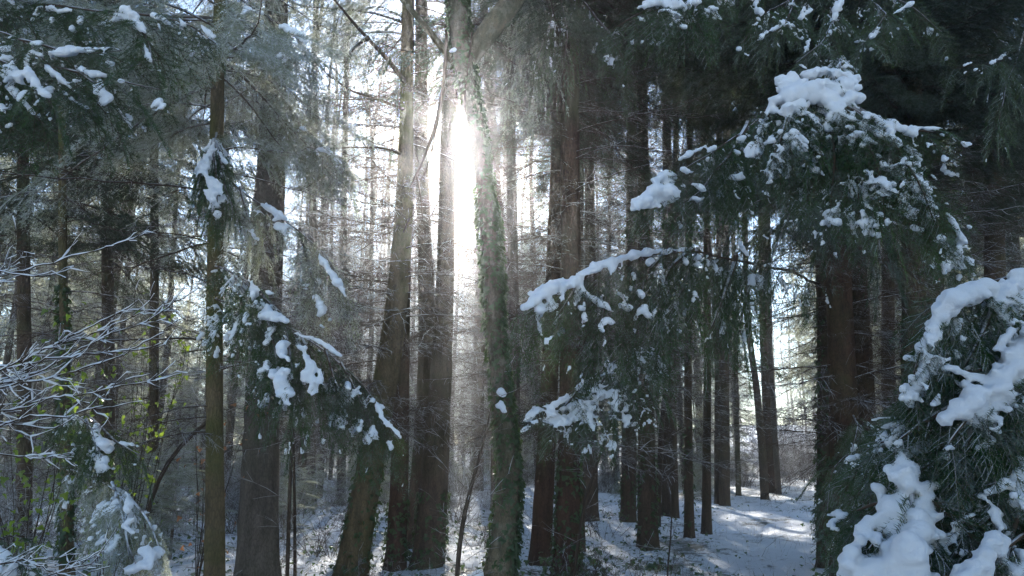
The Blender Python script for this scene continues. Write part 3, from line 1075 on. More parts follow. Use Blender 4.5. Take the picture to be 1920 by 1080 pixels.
def snow_mesh(spheres, voxel, smooth=2, amp=0.006, seed=1):
    """spheres: (x,y,z,r,flat). A union of lumps turned into one skin of snow"""
    b = Buf()
    (v2, f2), (v1, f1) = ico()
    for x, y, z, r, fl in spheres:
        v, f = (v2, f2) if r > voxel * 3 else (v1, f1)
        b.add(v * np.array([r, r, r * fl]) + np.array([x, y, z]), None, f)
    me = b.mesh('snow_tmp', 'snow')
    o = bpy.data.objects.new('snow_tmp', me)
    COL.objects.link(o)
    md = o.modifiers.new('r', 'REMESH')
    md.mode = 'VOXEL'
    md.voxel_size = voxel
    md.use_smooth_shade = True
    ms = o.modifiers.new('s', 'SMOOTH')
    ms.factor = 0.5
    ms.iterations = smooth
    dg = bpy.context.evaluated_depsgraph_get()
    dg.update()
    ev = o.evaluated_get(dg)
    out = bpy.data.meshes.new_from_object(ev, depsgraph=dg)
    bpy.data.objects.remove(o)
    bpy.data.meshes.remove(me)
    out.name = 'snow'
    n = len(out.vertices)
    co = np.empty(n * 3, dtype=np.float32)
    out.vertices.foreach_get('co', co)
    co = co.reshape(-1, 3)
    no = np.empty(n * 3, dtype=np.float32)
    out.vertices.foreach_get('normal', no)
    no = no.reshape(-1, 3)
    # cheap smooth pseudo-noise from sums of rotated sines
    rg = np.random.default_rng(seed)
    dsp = np.zeros(n)
    for k in range(14):
        fr = 2 ** rg.uniform(4.3, 7.2)
        w = unit(rg.normal(0, 1, 3)) * fr
        dsp += np.sin(co @ w + rg.random() * 6.28) * (30 / fr) ** 0.8 * 0.45
    for k in range(10):
        fr = rg.uniform(0.7, 2.6) / voxel / 2.6
        w = unit(rg.normal(0, 1, 3)) * fr
        dsp += np.sin(co @ w + rg.random() * 6.28) * 0.10 * voxel / amp
    co = co + no * (dsp * amp)[:, None]
    out.vertices.foreach_set('co', co.astype(np.float32).ravel())
    out.polygons.foreach_set('use_smooth', np.ones(len(out.polygons), dtype=bool))
    out.materials.clear()
    out.materials.append(MAT['snow'])
    out.update()
    return out


def stroke_spheres(stroke, d, rng, fat=1.0, flat=0.8, dj=0.5):
    """stroke: [(px,py,rpx[,d])...] in photo pixels -> lumps in the place"""
    out = []
    st = [(q[0], q[1], q[2], q[3] if len(q) > 3 else d) for q in stroke]
    if len(st) == 1:
        st = st + [(st[0][0] + 1, st[0][1], st[0][2], st[0][3])]
    for (x0, y0, r0, d0), (x1, y1, r1, d1) in zip(st[:-1], st[1:]):
        L = math.hypot(x1 - x0, y1 - y0)
        n = max(1, int(L / (0.33 * (r0 + r1) / 2)))
        for k in range(n + 1):
            f = k / max(n, 1)
            r = (r0 * (1 - f) + r1 * f) * rng.uniform(0.8, 1.1) * fat
            jx, jy = rng.normal(0, 0.28, 2) * r
            dep = d0 * (1 - f) + d1 * f
            p = P(x0 + (x1 - x0) * f + jx, y0 + (y1 - y0) * f + jy, dep + rng.normal(0, dj) * r * dep / F_PX)
            R_ = r * dep / F_PX
            out.append((*p, R_ * 0.9, flat))
            for _ in range(6):
                o3 = unit(rng.normal(0, 1, 3)) * R_ * rng.uniform(0.6, 1.15)
                out.append((p[0] + o3[0], p[1] + o3[1] * 0.7, p[2] + o3[2] * 0.75, R_ * rng.uniform(0.2, 0.5), 0.85))
    return out


def bough(tkey, label, d, limbs, snow=(), voxel=0.0122, protos=None, nd=28, flen=(0.2, 0.38), hang=0.6, dust=0.3, dust_r=(0.009, 0.014),
          mats=('twig_dark', 'needles_near'), limb_r=0.012, seed=1, fat=1.0, spread=0.25, amp=0.005, flat=0.8, dj=0.6, name='snowy_bough', front=0.02):
    """limbs: polylines in photo px (px,py,d); fronds along them; snow strokes laid on"""
    rng = np.random.default_rng(seed)
    root = TREES[tkey][0]
    protos = protos or NEAR_F
    lb, nb, tb = Buf(), Buf(), Buf()
    dusts = []
    for lm in limbs:
        dens = 1.0
        if isinstance(lm, tuple) and isinstance(lm[0], (int, float)):
            dens, lm = lm[0], lm[1]
        if dens < 0:                       # bare stem
            pts = np.array([P(*q) for q in lm])
            lb.tube(pts, np.linspace(limb_r * 1.3, limb_r * 0.8, len(pts)), 6)
            continue
        pts = np.array([P(*q) for q in lm])
        seg = np.linalg.norm(np.diff(pts, axis=0), axis=1)
        s = np.concatenate([[0], np.cumsum(seg)])
        n = max(4, int(s[-1] / 0.06))
        si = np.linspace(0, s[-1], n)
        p = np.stack([np.interp(si, s, pts[:, k]) for k in range(3)], 1)
        p += np.cumsum(rng.normal(0, 0.004, p.shape), 0)
        for _ in range(2):
            p[1:-1] = (p[:-2] + 2 * p[1:-1] + p[2:]) / 4
        lb.tube(p, np.linspace(limb_r, 0.003, n), 5)
        m = max(3, int(nd * 0.43 * s[-1] * dens))
        for k in range(m):
            tt = 0.03 + 0.97 * (k + rng.random()) / m
            dep_ = p[min(int(tt * (n - 1)), n - 1)][1]
            q3 = p[min(int(tt * (n - 1)), n - 1)] - CAM
            cz_ = q3[1] * math.cos(PITCH) + q3[2] * math.sin(PITCH)
            sx_ = CX + F_PX * q3[0] / cz_
            sy_ = CY - F_PX * (-q3[1] * math.sin(PITCH) + q3[2] * math.cos(PITCH)) / cz_
            mg = 0.35 / d * F_PX
            if not (-mg < sx_ < 1920 + mg and -mg - 40 < sy_ < 1080 + mg):
                continue
            if dep_ > d * 1.22 and rng.random() < 0.75:
                continue
            i = min(int(tt * (n - 1)), n - 2)
            f = tt * (n - 1) - i
            pt = p[i] * (1 - f) + p[i + 1] * f
            dr = unit(p[i + 1] - p[i])
            sdv = unit(np.cross(dr, (0, 0, 1)))
            sg = 1 if k % 2 else -1
            hd = hang * rng.uniform(0.2, 1.5)
            ddv = unit(dr * 0.7 + sdv * sg * rng.uniform(0.3, 0.95) + np.array([0, 0, -hd]))
            off = rng.random() * spread * (1.15 - tt)
            base = pt + ddv * off
            if off > 0.06:
                tb.tube(np.stack([pt, base]), (0.003, 0.002), 3)
            up = unit(np.array([0, 0, 1]) + rng.normal(0, 0.25, 3) + (sdv * sg * 0.5))
            place_frond(nb, tb, protos[rng.integers(len(protos))], base, ddv, up, rng.uniform(*flen) * (1.28 - 0.35 * tt), 0.3 * hang + 0.1, rng, dusts)
    lbm = link('snowy_bough' if snow else 'bough', None)  # placeholder replaced below
    bpy.data.objects.remove(lbm)
    off = np.array(root.location)
    v, q, t_ = lb.arrays()
    bo = link(name, mk_mesh(name, v - off, q, t_, mats[0]), root)
    if label:
        bo['label'] = label
    tv, tq, tt_ = tb.arrays()
    nv, nq, nt_ = nb.arrays()
    vv = np.concatenate([tv, nv]) - off
    tris = np.concatenate([tt_, nt_ + len(tv)]).astype(int)
    mi = np.concatenate([np.zeros(len(tq)), np.zeros(len(tt_)), np.ones(len(nt_))])
    nd_ = link('needles', mk_mesh('needles', vv, tq, tris, list(mats), False, mi), bo)
    nd_['kind'] = 'stuff'
    sph = []
    cand = []
    for lm in limbs:
        if isinstance(lm, tuple) and isinstance(lm[0], (int, float)):
            lm = lm[1]
        for q0, q1 in zip(lm[:-1], lm[1:]):
            for f in np.linspace(0, 1, 8):
                cand.append([q0[j] * (1 - f) + q1[j] * f for j in range(3)])
    cand = np.array(cand)
    for st in snow:
        st2 = []
        for q in st:
            dist = np.hypot(cand[:, 0] - q[0], cand[:, 1] - q[1])
            wt = 1 / (dist + 12) ** 3
            dd_ = float((cand[:, 2] * wt).sum() / wt.sum())
            st2.append((q[0], q[1], q[2], min(dd_, d * 1.12) - front * d))
        sph += stroke_spheres(st2, d, rng, fat, flat, dj)
    if dust > 0 and dusts:
        dp = np.concatenate(dusts)
        # clumpy choice
        ph = rng.random((10,)) * 6.28
        w = rng.normal(0, 1, (10, 3)) * np.array([8] * 5 + [26] * 5)[:, None] * 5.0 / max(d, 2.0) ** 0.9 * 1.6
        cl = np.sum(np.sin(dp @ w.T + ph), 1) / math.sqrt(5.0)
        zc = (dp[:, 2] - np.median(dp[:, 2])) / (np.std(dp[:, 2]) + 1e-6)
        thr = np.quantile(cl + 0.35 * zc, 1 - dust)
        ch = ((cl + 0.35 * zc) > thr) & (rng.random(len(dp)) < 0.8)
        dpc = dp[ch]
        key_ = np.floor(dpc / 0.05).astype(np.int64)
        hk = key_[:, 0] * 73856093 ^ key_[:, 1] * 19349663 ^ key_[:, 2] * 83492791
        _, inv, cn = np.unique(hk, return_inverse=True, return_counts=True)
        dpc = dpc[cn[inv] >= (3 if d > 3 else 4)]
        for pnt in dpc:
            sph.append((pnt[0], pnt[1], pnt[2] + 0.008, rng.uniform(*dust_r), 0.9))
    if sph:
        sn = snow_mesh([(x - off[0], y - off[1], z - off[2], r, fl) for x, y, z, r, fl in sph], voxel, 2, amp, seed)
        so2 = link('snow', sn, bo)
        so2['kind'] = 'stuff'
    return bo


# ---- A: upper-left boughs
bough('edgeleft', 'lowest fan of snow at the upper left edge', 4.3, [[(-260, 40, 4.6), (-60, 90, 4.4), (20, 120, 4.2), (70, 170, 4.1), (95, 200, 4.0)],
      [(-160, 90, 4.5), (0, 140, 4.3), (40, 190, 4.2), (70, 225, 4.1)], [(-200, 120, 4.4), (-60, 190, 4.3), (10, 220, 4.2)]],
      [[(25, 115, 7), (5, 135, 9), (30, 145, 12), (50, 135, 10), (65, 155, 9), (85, 180, 7)], [(20, 165, 7), (45, 190, 5), (65, 215, 4)], [(-20, 125, 12), (5, 135, 10)],
       [(0, 200, 6)], [(80, 210, 4)], [(92, 223, 5)]], dust=0.10, seed=11, nd=34)
bough('edgeleft', 'stepped snow-lined bough right of the lowest fan', 4.5, [[(-250, -20, 4.9), (40, 70, 4.7), (110, 140, 4.5), (165, 205, 4.4)], [(40, 72, 4.7), (130, 100, 4.6), (230, 95, 4.5)],
      [(100, 125, 4.6), (160, 135, 4.5), (235, 150, 4.4), (300, 165, 4.3)], [(150, 138, 4.5), (190, 165, 4.4), (205, 195, 4.35)]],
      [[(62, 97, 4), (80, 105, 5)], [(98, 98, 6), (120, 100, 7), (135, 95, 11), (155, 93, 7), (180, 92, 5), (205, 88, 4), (225, 93, 3)], [(85, 125, 5), (110, 145, 6), (140, 170, 4)],
       [(118, 172, 5), (140, 190, 4), (165, 202, 4)], [(155, 135, 5), (180, 137, 8), (200, 145, 5)], [(222, 150, 5), (232, 153, 4)], [(190, 152, 5), (183, 172, 12), (203, 183, 9), (188, 192, 7)],
       [(140, 150, 6)], [(155, 180, 5)], [(200, 212, 3)]], dust=0.12, seed=12, nd=30)
bough('edgeleft', 'highest snow-topped bough at upper left', 4.8, [[(-200, -60, 5.2), (80, 15, 5.0), (150, 35, 4.9), (170, 70, 4.8)], [(60, 10, 5.0), (180, 20, 4.9), (240, 25, 4.8), (275, 70, 4.7), (288, 120, 4.6)],
      [(230, 22, 4.8), (300, 30, 4.8), (350, 40, 4.8), (400, 75, 4.7)]],
      [[(85, 12, 4), (100, 15, 7), (115, 22, 5)], [(122, 18, 5), (135, 20, 4)], [(150, 33, 6), (148, 44, 6)], [(165, 55, 4)], [(182, 48, 4), (205, 42, 7), (225, 30, 10), (242, 25, 13), (260, 42, 8), (270, 60, 5)],
       [(285, 28, 4), (300, 32, 6), (318, 42, 3)], [(270, 78, 3), (275, 98, 5), (283, 115, 5)], [(295, 45, 5), (300, 55, 4)], [(335, 35, 4), (345, 48, 5)], [(378, 50, 4), (390, 60, 6), (402, 70, 3)]],
      dust=0.10, seed=13, nd=32)
bough('slim', 'bough tip with a snow cap high left of the bright gap', 6.2, [[(412, -40, 6.9), (470, 10, 6.6), (530, 50, 6.3), (575, 85, 6.1)], [(420, 20, 6.9), (480, 60, 6.5), (540, 110, 6.3), (600, 165, 6.2)]],
      [[(525, 48, 4), (545, 58, 9), (562, 65, 11), (575, 76, 7)], [(465, 18, 4), (490, 25, 4)], [(445, 88, 3), (455, 95, 4)]], mats=('twig_dark', 'needles_frost'), dust=0.12, seed=14, nd=34, flen=(0.22, 0.42), hang=0.9)
bough('thick', 'grey-green bough with three small snow tufts above the gap', 7.6, [[(510, 150, 9.3), (560, 230, 8.2), (600, 280, 7.8), (640, 305, 7.5)], [(515, 190, 9.2), (565, 260, 8.4), (600, 330, 8.0)]],
      [[(565, 240, 4), (575, 245, 4)], [(595, 282, 4), (610, 280, 6), (622, 290, 4)], [(628, 298, 4), (640, 305, 3)]], mats=('twig_dark', 'needles_frost'), dust=0.08, seed=15, nd=32, flen=(0.28, 0.5), hang=1.1)
# ---- B
bough('slim', 'hanging spray striped with snow in front of the slim trunk', 5.6, [[(406, 250, 6.8), (400, 262, 6.2), (395, 290, 5.8), (385, 340, 5.6), (392, 385, 5.5)], [(402, 262, 6.2), (415, 300, 5.8), (425, 345, 5.6), (438, 395, 5.5)],
      [(400, 265, 6.1), (378, 300, 5.7), (368, 350, 5.6)], [(400, 262, 6.1), (405, 320, 5.6), (410, 380, 5.5)]],
      [[(402, 270, 5), (392, 288, 7), (382, 306, 9), (384, 325, 8)], [(392, 332, 7), (402, 345, 10), (396, 362, 10), (398, 380, 5)], [(408, 280, 4), (424, 308, 5)], [(412, 352, 5), (418, 368, 4)], [(372, 320, 5), (368, 332, 4)]],
      dust=0.22, seed=16, nd=46, flen=(0.14, 0.28), hang=1.6, spread=0.08)
# ---- C
bough('slim', 'long arching bough with a snowy spine left of the gap', 5.9, [[(410, 300, 6.9), (440, 345, 6.4), (500, 385, 6.1), (560, 430, 6.0), (610, 480, 5.9), (640, 530, 5.8), (658, 560, 5.8)],
      [(450, 350, 6.3), (470, 420, 6.1), (495, 480, 6.0)], [(560, 430, 6.0), (580, 490, 6.0), (600, 560, 5.9), (615, 605, 5.9)]],
      [[(490, 383, 4), (510, 393, 7), (535, 412, 5)], [(515, 408, 5)], [(598, 478, 4), (613, 500, 7), (632, 528, 8), (650, 556, 5)], [(575, 540, 6), (568, 542, 4)], [(595, 560, 7), (603, 575, 9), (600, 592, 7)], [(618, 600, 5)],
       [(470, 432, 4), (482, 450, 4)]], mats=('twig_dark', 'needles_frost'), dust=0.12, seed=17, nd=34, flen=(0.18, 0.36), hang=1.3, spread=0.1)
bough('slim', 'snow tuft bough between the slim and thick trunks', 5.8, [[(405, 500, 6.8), (440, 520, 6.2), (480, 540, 5.9), (530, 600, 5.7)], [(440, 520, 6.2), (470, 580, 5.9), (465, 620, 5.8)], [(460, 530, 6.0), (510, 570, 5.8), (545, 605, 5.7)]],
      [[(472, 532, 7), (480, 545, 9), (470, 558, 7)], [(500, 545, 5), (512, 552, 6)], [(500, 572, 7), (505, 585, 12), (520, 592, 10), (490, 592, 8), (538, 602, 5)], [(462, 585, 4), (458, 605, 4)]],
      dust=0.15, seed=18, nd=36, flen=(0.16, 0.3), hang=1.0, spread=0.1)
# ---- D
bough('slim', 'great drooping bough with two snow slabs, crossing the thick trunk', 5.6, [[(405, 560, 6.8), (480, 590, 6.0), (560, 620, 5.7), (620, 660, 5.6), (680, 715, 5.5), (720, 765, 5.5), (750, 822, 5.5)],
      [(500, 595, 5.9), (520, 660, 5.6), (515, 730, 5.5)], [(560, 620, 5.7), (585, 670, 5.5), (595, 735, 5.4)], [(530, 605, 5.8), (545, 680, 5.5), (550, 755, 5.4)], [(640, 680, 5.6), (670, 740, 5.5), (700, 810, 5.5)],
      [(610, 655, 5.6), (625, 700, 5.5), (640, 760, 5.5)]],
      [[(530, 642, 8), (528, 660, 9), (538, 672, 8)], [(560, 648, 7), (572, 655, 8)], [(570, 668, 8), (585, 685, 10), (575, 702, 10), (590, 718, 6), (583, 738, 7)], [(600, 690, 5), (604, 720, 5)],
       [(515, 700, 11), (530, 698, 10), (525, 718, 13), (540, 735, 10), (520, 735, 8), (543, 757, 6)], [(706, 756, 3), (714, 778, 5), (730, 795, 6), (742, 808, 4), (752, 822, 2)], [(555, 625, 4), (600, 640, 4), (640, 668, 4)]],
      dust=0.26, seed=19, nd=40, flen=(0.2, 0.38), hang=1.3, spread=0.12, mats=('twig_dark', 'needles_near'))
# ---- E
bough('ivyleft', 'small bough with a white heap low at left', 6.2, [[(125, 770, 8.8), (150, 775, 7.0), (185, 800, 6.3), (205, 850, 6.1)], [(170, 785, 6.6), (215, 820, 6.2), (275, 850, 6.0)], [(160, 785, 6.8), (180, 840, 6.2), (190, 895, 6.1)]],
      [[(178, 800, 8), (182, 815, 8), (192, 830, 13), (207, 842, 11)], [(192, 860, 9), (186, 880, 8), (200, 884, 7)], [(212, 878, 5)], [(222, 830, 5), (255, 835, 5)]], dust=0.14, seed=20, nd=36, flen=(0.18, 0.32), hang=1.0, spread=0.1)
bough('ivyleft', 'low hanging frosted bough at lower left', 5.2, [[(126, 880, 8.8), (200, 900, 6.2), (240, 930, 5.4), (250, 1000, 5.2), (285, 1080, 5.0)], [(210, 905, 6.0), (225, 960, 5.3), (235, 1060, 5.1)], [(240, 930, 5.4), (275, 980, 5.2), (300, 1050, 5.1)]],
      [[(238, 925, 5), (242, 945, 7), (238, 960, 5)], [(250, 972, 5), (232, 985, 5), (250, 1000, 5)], [(268, 1030, 8), (285, 1045, 8), (275, 1060, 10), (250, 1070, 13)], [(225, 1040, 5)]],
      mats=('twig_frost', 'needles_frost'), dust=0.22, seed=21, nd=34, flen=(0.18, 0.34), hang=1.2, spread=0.12)
bough('ivyleft', 'snowy sprig in the bottom left corner', 4.4, [[(60, 1010, 8.7), (-60, 1020, 5.0), (0, 1040, 4.5), (50, 1070, 4.3)], [(-40, 1060, 4.6), (30, 1100, 4.3)]],
      [[(-15, 1030, 12), (5, 1045, 16), (22, 1060, 12), (8, 1070, 14), (34, 1050, 6)]], dust=0.1, seed=22, nd=34, flen=(0.15, 0.26))
# ---- F, G, H
bough('trioleft', 'upper left-reaching bough with a thick snow pad', 4.7, [[(1540, 130, 10.8), (1470, 190, 7.2), (1400, 230, 5.6), (1340, 275, 4.9), (1270, 320, 4.7), (1195, 385, 4.5)], [(1400, 230, 5.6), (1360, 300, 4.9), (1310, 360, 4.7), (1260, 390, 4.6)],
      [(1440, 215, 6.0), (1400, 320, 5.2), (1350, 380, 5.0)]],
      [[(1188, 375, 8), (1196, 392, 5)], [(1200, 368, 12), (1215, 368, 15), (1235, 358, 17), (1255, 352, 14), (1262, 372, 10), (1225, 385, 7), (1208, 388, 5)], [(1225, 340, 8), (1243, 332, 9), (1255, 325, 7), (1265, 335, 8)],
       [(1280, 318, 6), (1294, 322, 6)], [(1300, 345, 6), (1312, 350, 8), (1322, 358, 5)], [(1295, 372, 4), (1310, 375, 5), (1322, 370, 4)], [(1275, 298, 3), (1290, 290, 4), (1315, 278, 3), (1325, 270, 3)], [(1325, 282, 5), (1340, 278, 4)],
       [(1328, 296, 6), (1335, 298, 4)], [(1322, 315, 5), (1330, 322, 3)], [(1395, 258, 6), (1385, 264, 4)], [(1392, 280, 4)]], dust=0.08, seed=23, nd=70, flen=(0.18, 0.34), hang=0.9, spread=0.14, fat=1.05, limb_r=0.02)
bough('trioleft', 'long dark limb ending in a snow-laden arch at centre right', 5.1, [[(1545, 540, 10.9), (1480, 505, 8.0), (1400, 484, 6.2), (1300, 467, 5.4), (1200, 476, 5.1), (1120, 505, 5.0), (1050, 540, 4.9), (975, 582, 4.8)],
      [(1250, 472, 5.2), (1210, 520, 5.1), (1200, 570, 5.0)], [(1150, 492, 5.1), (1140, 560, 5.0), (1130, 615, 4.9)], [(1100, 512, 5.0), (1060, 570, 4.9), (1035, 610, 4.9)], [(1310, 470, 5.5), (1280, 540, 5.3), (1240, 610, 5.2), (1230, 660, 5.2)],
      [(1380, 480, 6.0), (1350, 560, 5.6), (1320, 640, 5.5)], [(1420, 490, 6.4), (1400, 570, 6.0), (1390, 630, 5.9)], [(1180, 480, 5.1), (1180, 560, 5.1), (1170, 650, 5.1)], [(1120, 505, 5.0), (1110, 600, 5.0), (1090, 670, 5.0)],
      [(1300, 468, 5.4), (1260, 500, 5.2), (1220, 590, 5.0)]],
      [[(1300, 466, 3), (1270, 469, 4), (1240, 471, 5), (1210, 474, 5), (1190, 477, 7), (1165, 484, 7), (1150, 490, 8), (1125, 498, 7), (1110, 505, 9), (1085, 520, 9), (1070, 530, 10), (1050, 536, 12), (1035, 541, 13), (1015, 552, 14), (998, 565, 9), (978, 578, 5)],
       [(1015, 572, 10), (1012, 585, 7), (1008, 598, 4)], [(1030, 562, 8), (1042, 575, 6), (1028, 584, 5)], [(1085, 528, 7), (1092, 545, 7), (1110, 558, 7), (1130, 570, 6)], [(1130, 604, 5), (1140, 600, 5), (1152, 606, 5)], [(1126, 612, 5), (1130, 622, 4)],
       [(1135, 573, 5), (1148, 582, 5)], [(1160, 570, 5), (1180, 580, 6)], [(1192, 595, 6), (1200, 582, 6), (1212, 575, 5)], [(1215, 590, 6), (1228, 598, 5)], [(1195, 545, 5), (1205, 555, 5)], [(1215, 495, 5), (1222, 488, 4)], [(1185, 515, 5), (1190, 525, 5)],
       [(1160, 548, 4), (1175, 560, 4)], [(1215, 640, 3)], [(1190, 655, 4)], [(1385, 455, 3), (1395, 470, 4), (1402, 480, 3)]],
      dust=0.11, seed=24, nd=42, flen=(0.2, 0.36), hang=1.5, spread=0.16, limb_r=0.024, fat=1.08)
bough('pairright', 'lower left-pointing bough with a frosted tip', 5.7, [[(1215, 640, 7.0), (1180, 665, 6.0), (1145, 690, 5.8), (1085, 728, 5.7), (1035, 762, 5.6), (1003, 760, 5.6)], [(1145, 692, 5.8), (1120, 740, 5.7), (1080, 790, 5.6)],
      [(1180, 668, 5.9), (1165, 730, 5.8), (1140, 790, 5.7)], [(1085, 728, 5.7), (1060, 765, 5.6), (1025, 785, 5.6)], [(1190, 665, 6.0), (1195, 720, 5.9), (1190, 760, 5.9)]],
      [[(1138, 683, 7), (1150, 686, 8)], [(1110, 706, 3), (1085, 724, 4), (1080, 730, 4)], [(1065, 742, 4), (1055, 748, 6), (1042, 758, 5), (1018, 762, 3)], [(1030, 774, 8), (1040, 778, 7)], [(1050, 790, 4)], [(1105, 790, 5)]],
      dust=0.42, dust_r=(0.009, 0.012), seed=25, nd=46, flen=(0.16, 0.32), hang=0.8, spread=0.12)
# ---- I top boughs at right
bough('triomid', 'snow pad on a bough cut by the top edge', 5.2, [[(1560, -60, 9.3), (1400, -40, 6.5), (1300, -15, 5.4), (1200, 15, 5.0)], [(1330, -20, 5.6), (1270, 20, 5.1), (1240, 55, 5.0)], [(1310, -18, 5.5), (1305, 20, 5.2), (1300, 60, 5.1)],
      [(1250, 0, 5.2), (1190, 30, 5.0), (1150, 60, 5.0)]],
      [[(1197, 14, 5), (1210, 8, 8), (1225, 5, 10), (1245, 8, 12), (1265, 14, 12), (1280, 12, 10), (1300, 5, 9)], [(1268, 26, 7), (1278, 32, 5)], [(1305, 18, 5)], [(1330, 14, 5), (1345, 16, 4)]],
      dust=0.14, seed=26, nd=36, hang=1.0)
bough('triomid', 'dark bough with scattered snow flecks near the top, right of centre', 5.6, [[(1562, -20, 9.3), (1500, -10, 7.0), (1430, 20, 5.9), (1400, 80, 5.7)], [(1490, -5, 6.8), (1470, 50, 6.0), (1420, 80, 5.8)], [(1560, 10, 8.8), (1570, 40, 6.2), (1545, 90, 5.8), (1500, 130, 5.6)],
      [(1600, -30, 8.0), (1660, 20, 6.0), (1615, 80, 5.8)], [(1620, -30, 7.0), (1700, 10, 6.2), (1760, 60, 6.0)]],
      [[(1420, 0, 7), (1416, 12, 7), (1428, 22, 7)], [(1470, 40, 4), (1455, 52, 5), (1435, 62, 4), (1420, 76, 3)], [(1575, 0, 7), (1570, 15, 8), (1566, 30, 5), (1560, 45, 4)], [(1570, 52, 6), (1556, 60, 4), (1550, 68, 3)], [(1518, 72, 4), (1513, 86, 5), (1508, 100, 3)],
       [(1508, 14, 5), (1500, 35, 4), (1520, 18, 4)], [(1712, 4, 4), (1695, 14, 4), (1675, 26, 3)], [(1648, 52, 4), (1642, 62, 6), (1632, 70, 3)], [(1618, 76, 5), (1600, 80, 3)], [(1612, 108, 4), (1605, 110, 3)], [(1500, 122, 4), (1512, 128, 4)]],
      dust=0.12, seed=27, nd=30, hang=1.0, flen=(0.2, 0.4), spread=0.25, mats=('twig_dark', 'needles_fir'))
bough('r31', 'dark bough with thin snow line near the right edge', 7.0, [[(1862, 60, 10.5), (1900, 90, 8.0), (1870, 115, 7.0), (1790, 125, 7.0)], [(1920, 60, 8.0), (1900, 160, 7.2), (1880, 240, 7.0)]],
      [[(1890, 98, 4), (1875, 108, 4), (1858, 118, 4)], [(1820, 118, 3), (1805, 122, 3)]], dust=0.06, seed=28, nd=28, hang=1.0, flen=(0.25, 0.45), mats=('twig_dark', 'needles_fir'))
bough('lean', 'hanging dark limb sloping up-left from the bent trunk at the top', 9.4, [[(768, 165, 10), (725, 110, 9.7), (680, 60, 9.5), (620, -10, 9.2), (560, -90, 9.0)], [(690, 70, 9.5), (660, 90, 9.3), (640, 130, 9.2)]],
      [], dust=0.03, dust_r=(0.008, 0.014), seed=41, nd=26, hang=1.8, flen=(0.3, 0.55), mats=('twig_dark', 'needles_dark'), protos=HANG_F, limb_r=0.04, name='bough', voxel=0.012)
bough('lean', 'thin curved bare limb reaching left across the bright gap', 9.4, [[(766, 210, 10), (720, 190, 9.7), (660, 172, 9.5), (610, 140, 9.4), (585, 100, 9.3)]],
      [], dust=0.0, seed=42, nd=9, hang=0.4, flen=(0.25, 0.5), mats=('twig_dark', 'needles_dark'), protos=HANG_F, limb_r=0.028, name='bough', voxel=0.012)
bough('lean', 'second thin bare limb below, reaching left at mid height', 9.4, [[(762, 292, 10), (720, 278, 9.7), (660, 275, 9.5), (615, 278, 9.4)]],
      [], dust=0.0, seed=43, nd=5, hang=0.4, flen=(0.25, 0.5), mats=('twig_dark', 'needles_dark'), protos=HANG_F, limb_r=0.024, name='bough', voxel=0.012)
for q_, (lb_, lm_) in enumerate([('curtain of drooping foliage at the top between ivy tree and pair', [(1054, -60, 10.8), (1000, -20, 9.5), (940, 20, 9.0), (900, 60, 8.8)]), ('drooping grey bough left of the close pair near the top', [(1054, 40, 10.8), (1010, 60, 9.6), (970, 110, 9.2), (950, 170, 9.1)]),
                                 ('snow-dusted drooping bough right of the close pair at the top', [(1072, -20, 10.0), (1110, 20, 9.0), (1150, 70, 8.6), (1180, 130, 8.5)]), ('high drooping bough over the close pair', [(1072, -80, 10.0), (1050, -10, 8.8), (1030, 60, 8.4), (1010, 120, 8.2)])]):
    bough('pairright' if q_ > 1 else 'pairleft', lb_, 9.0, [lm_, [lm_[1], ((lm_[1][0] + lm_[2][0]) / 2 + 25, lm_[2][1] + 10, lm_[2][2]), (lm_[2][0] + 25, lm_[3][1] + 20, lm_[3][2] + 0.1)]], [], dust=0.10, dust_r=(0.010, 0.016), seed=44 + q_, nd=30, hang=1.6, flen=(0.3, 0.55),
          mats=('twig_dark', 'needles_frost' if q_ < 2 else 'needles_fir'), protos=HANG_F, voxel=0.012)
# ---- J umbrella bough
CR = (1530, 165)
jl = []
for (x1, y1, x2, y2) in [(1440, 190, 1412, 250), (1470, 210, 1435, 300), (1490, 230, 1470, 340), (1520, 240, 1505, 360), (1560, 240, 1560, 390), (1590, 240, 1610, 400), (1610, 230, 1660, 420), (1640, 225, 1720, 440),
                         (1660, 235, 1770, 430), (1680, 260, 1800, 450), (1690, 290, 1820, 490)]:
    dd = RNG.uniform(3.9, 4.4)
    jl.append([(CR[0] + RNG.uniform(-20, 30), CR[1] + 5, 4.25), (x1, y1, (4.2 + dd) / 2), ((x1 + x2) / 2 + 8, (y1 + y2) / 2 - 8, dd), (x2, y2, dd)])
jl.append([(1563, 120, 9.3), (1560, 110, 6.0), (1545, 135, 4.8), (1530, 165, 4.3)])
jl.append([(1590, 190, 4.3), (1650, 222, 4.2), (1710, 238, 4.15), (1768, 240, 4.1)])
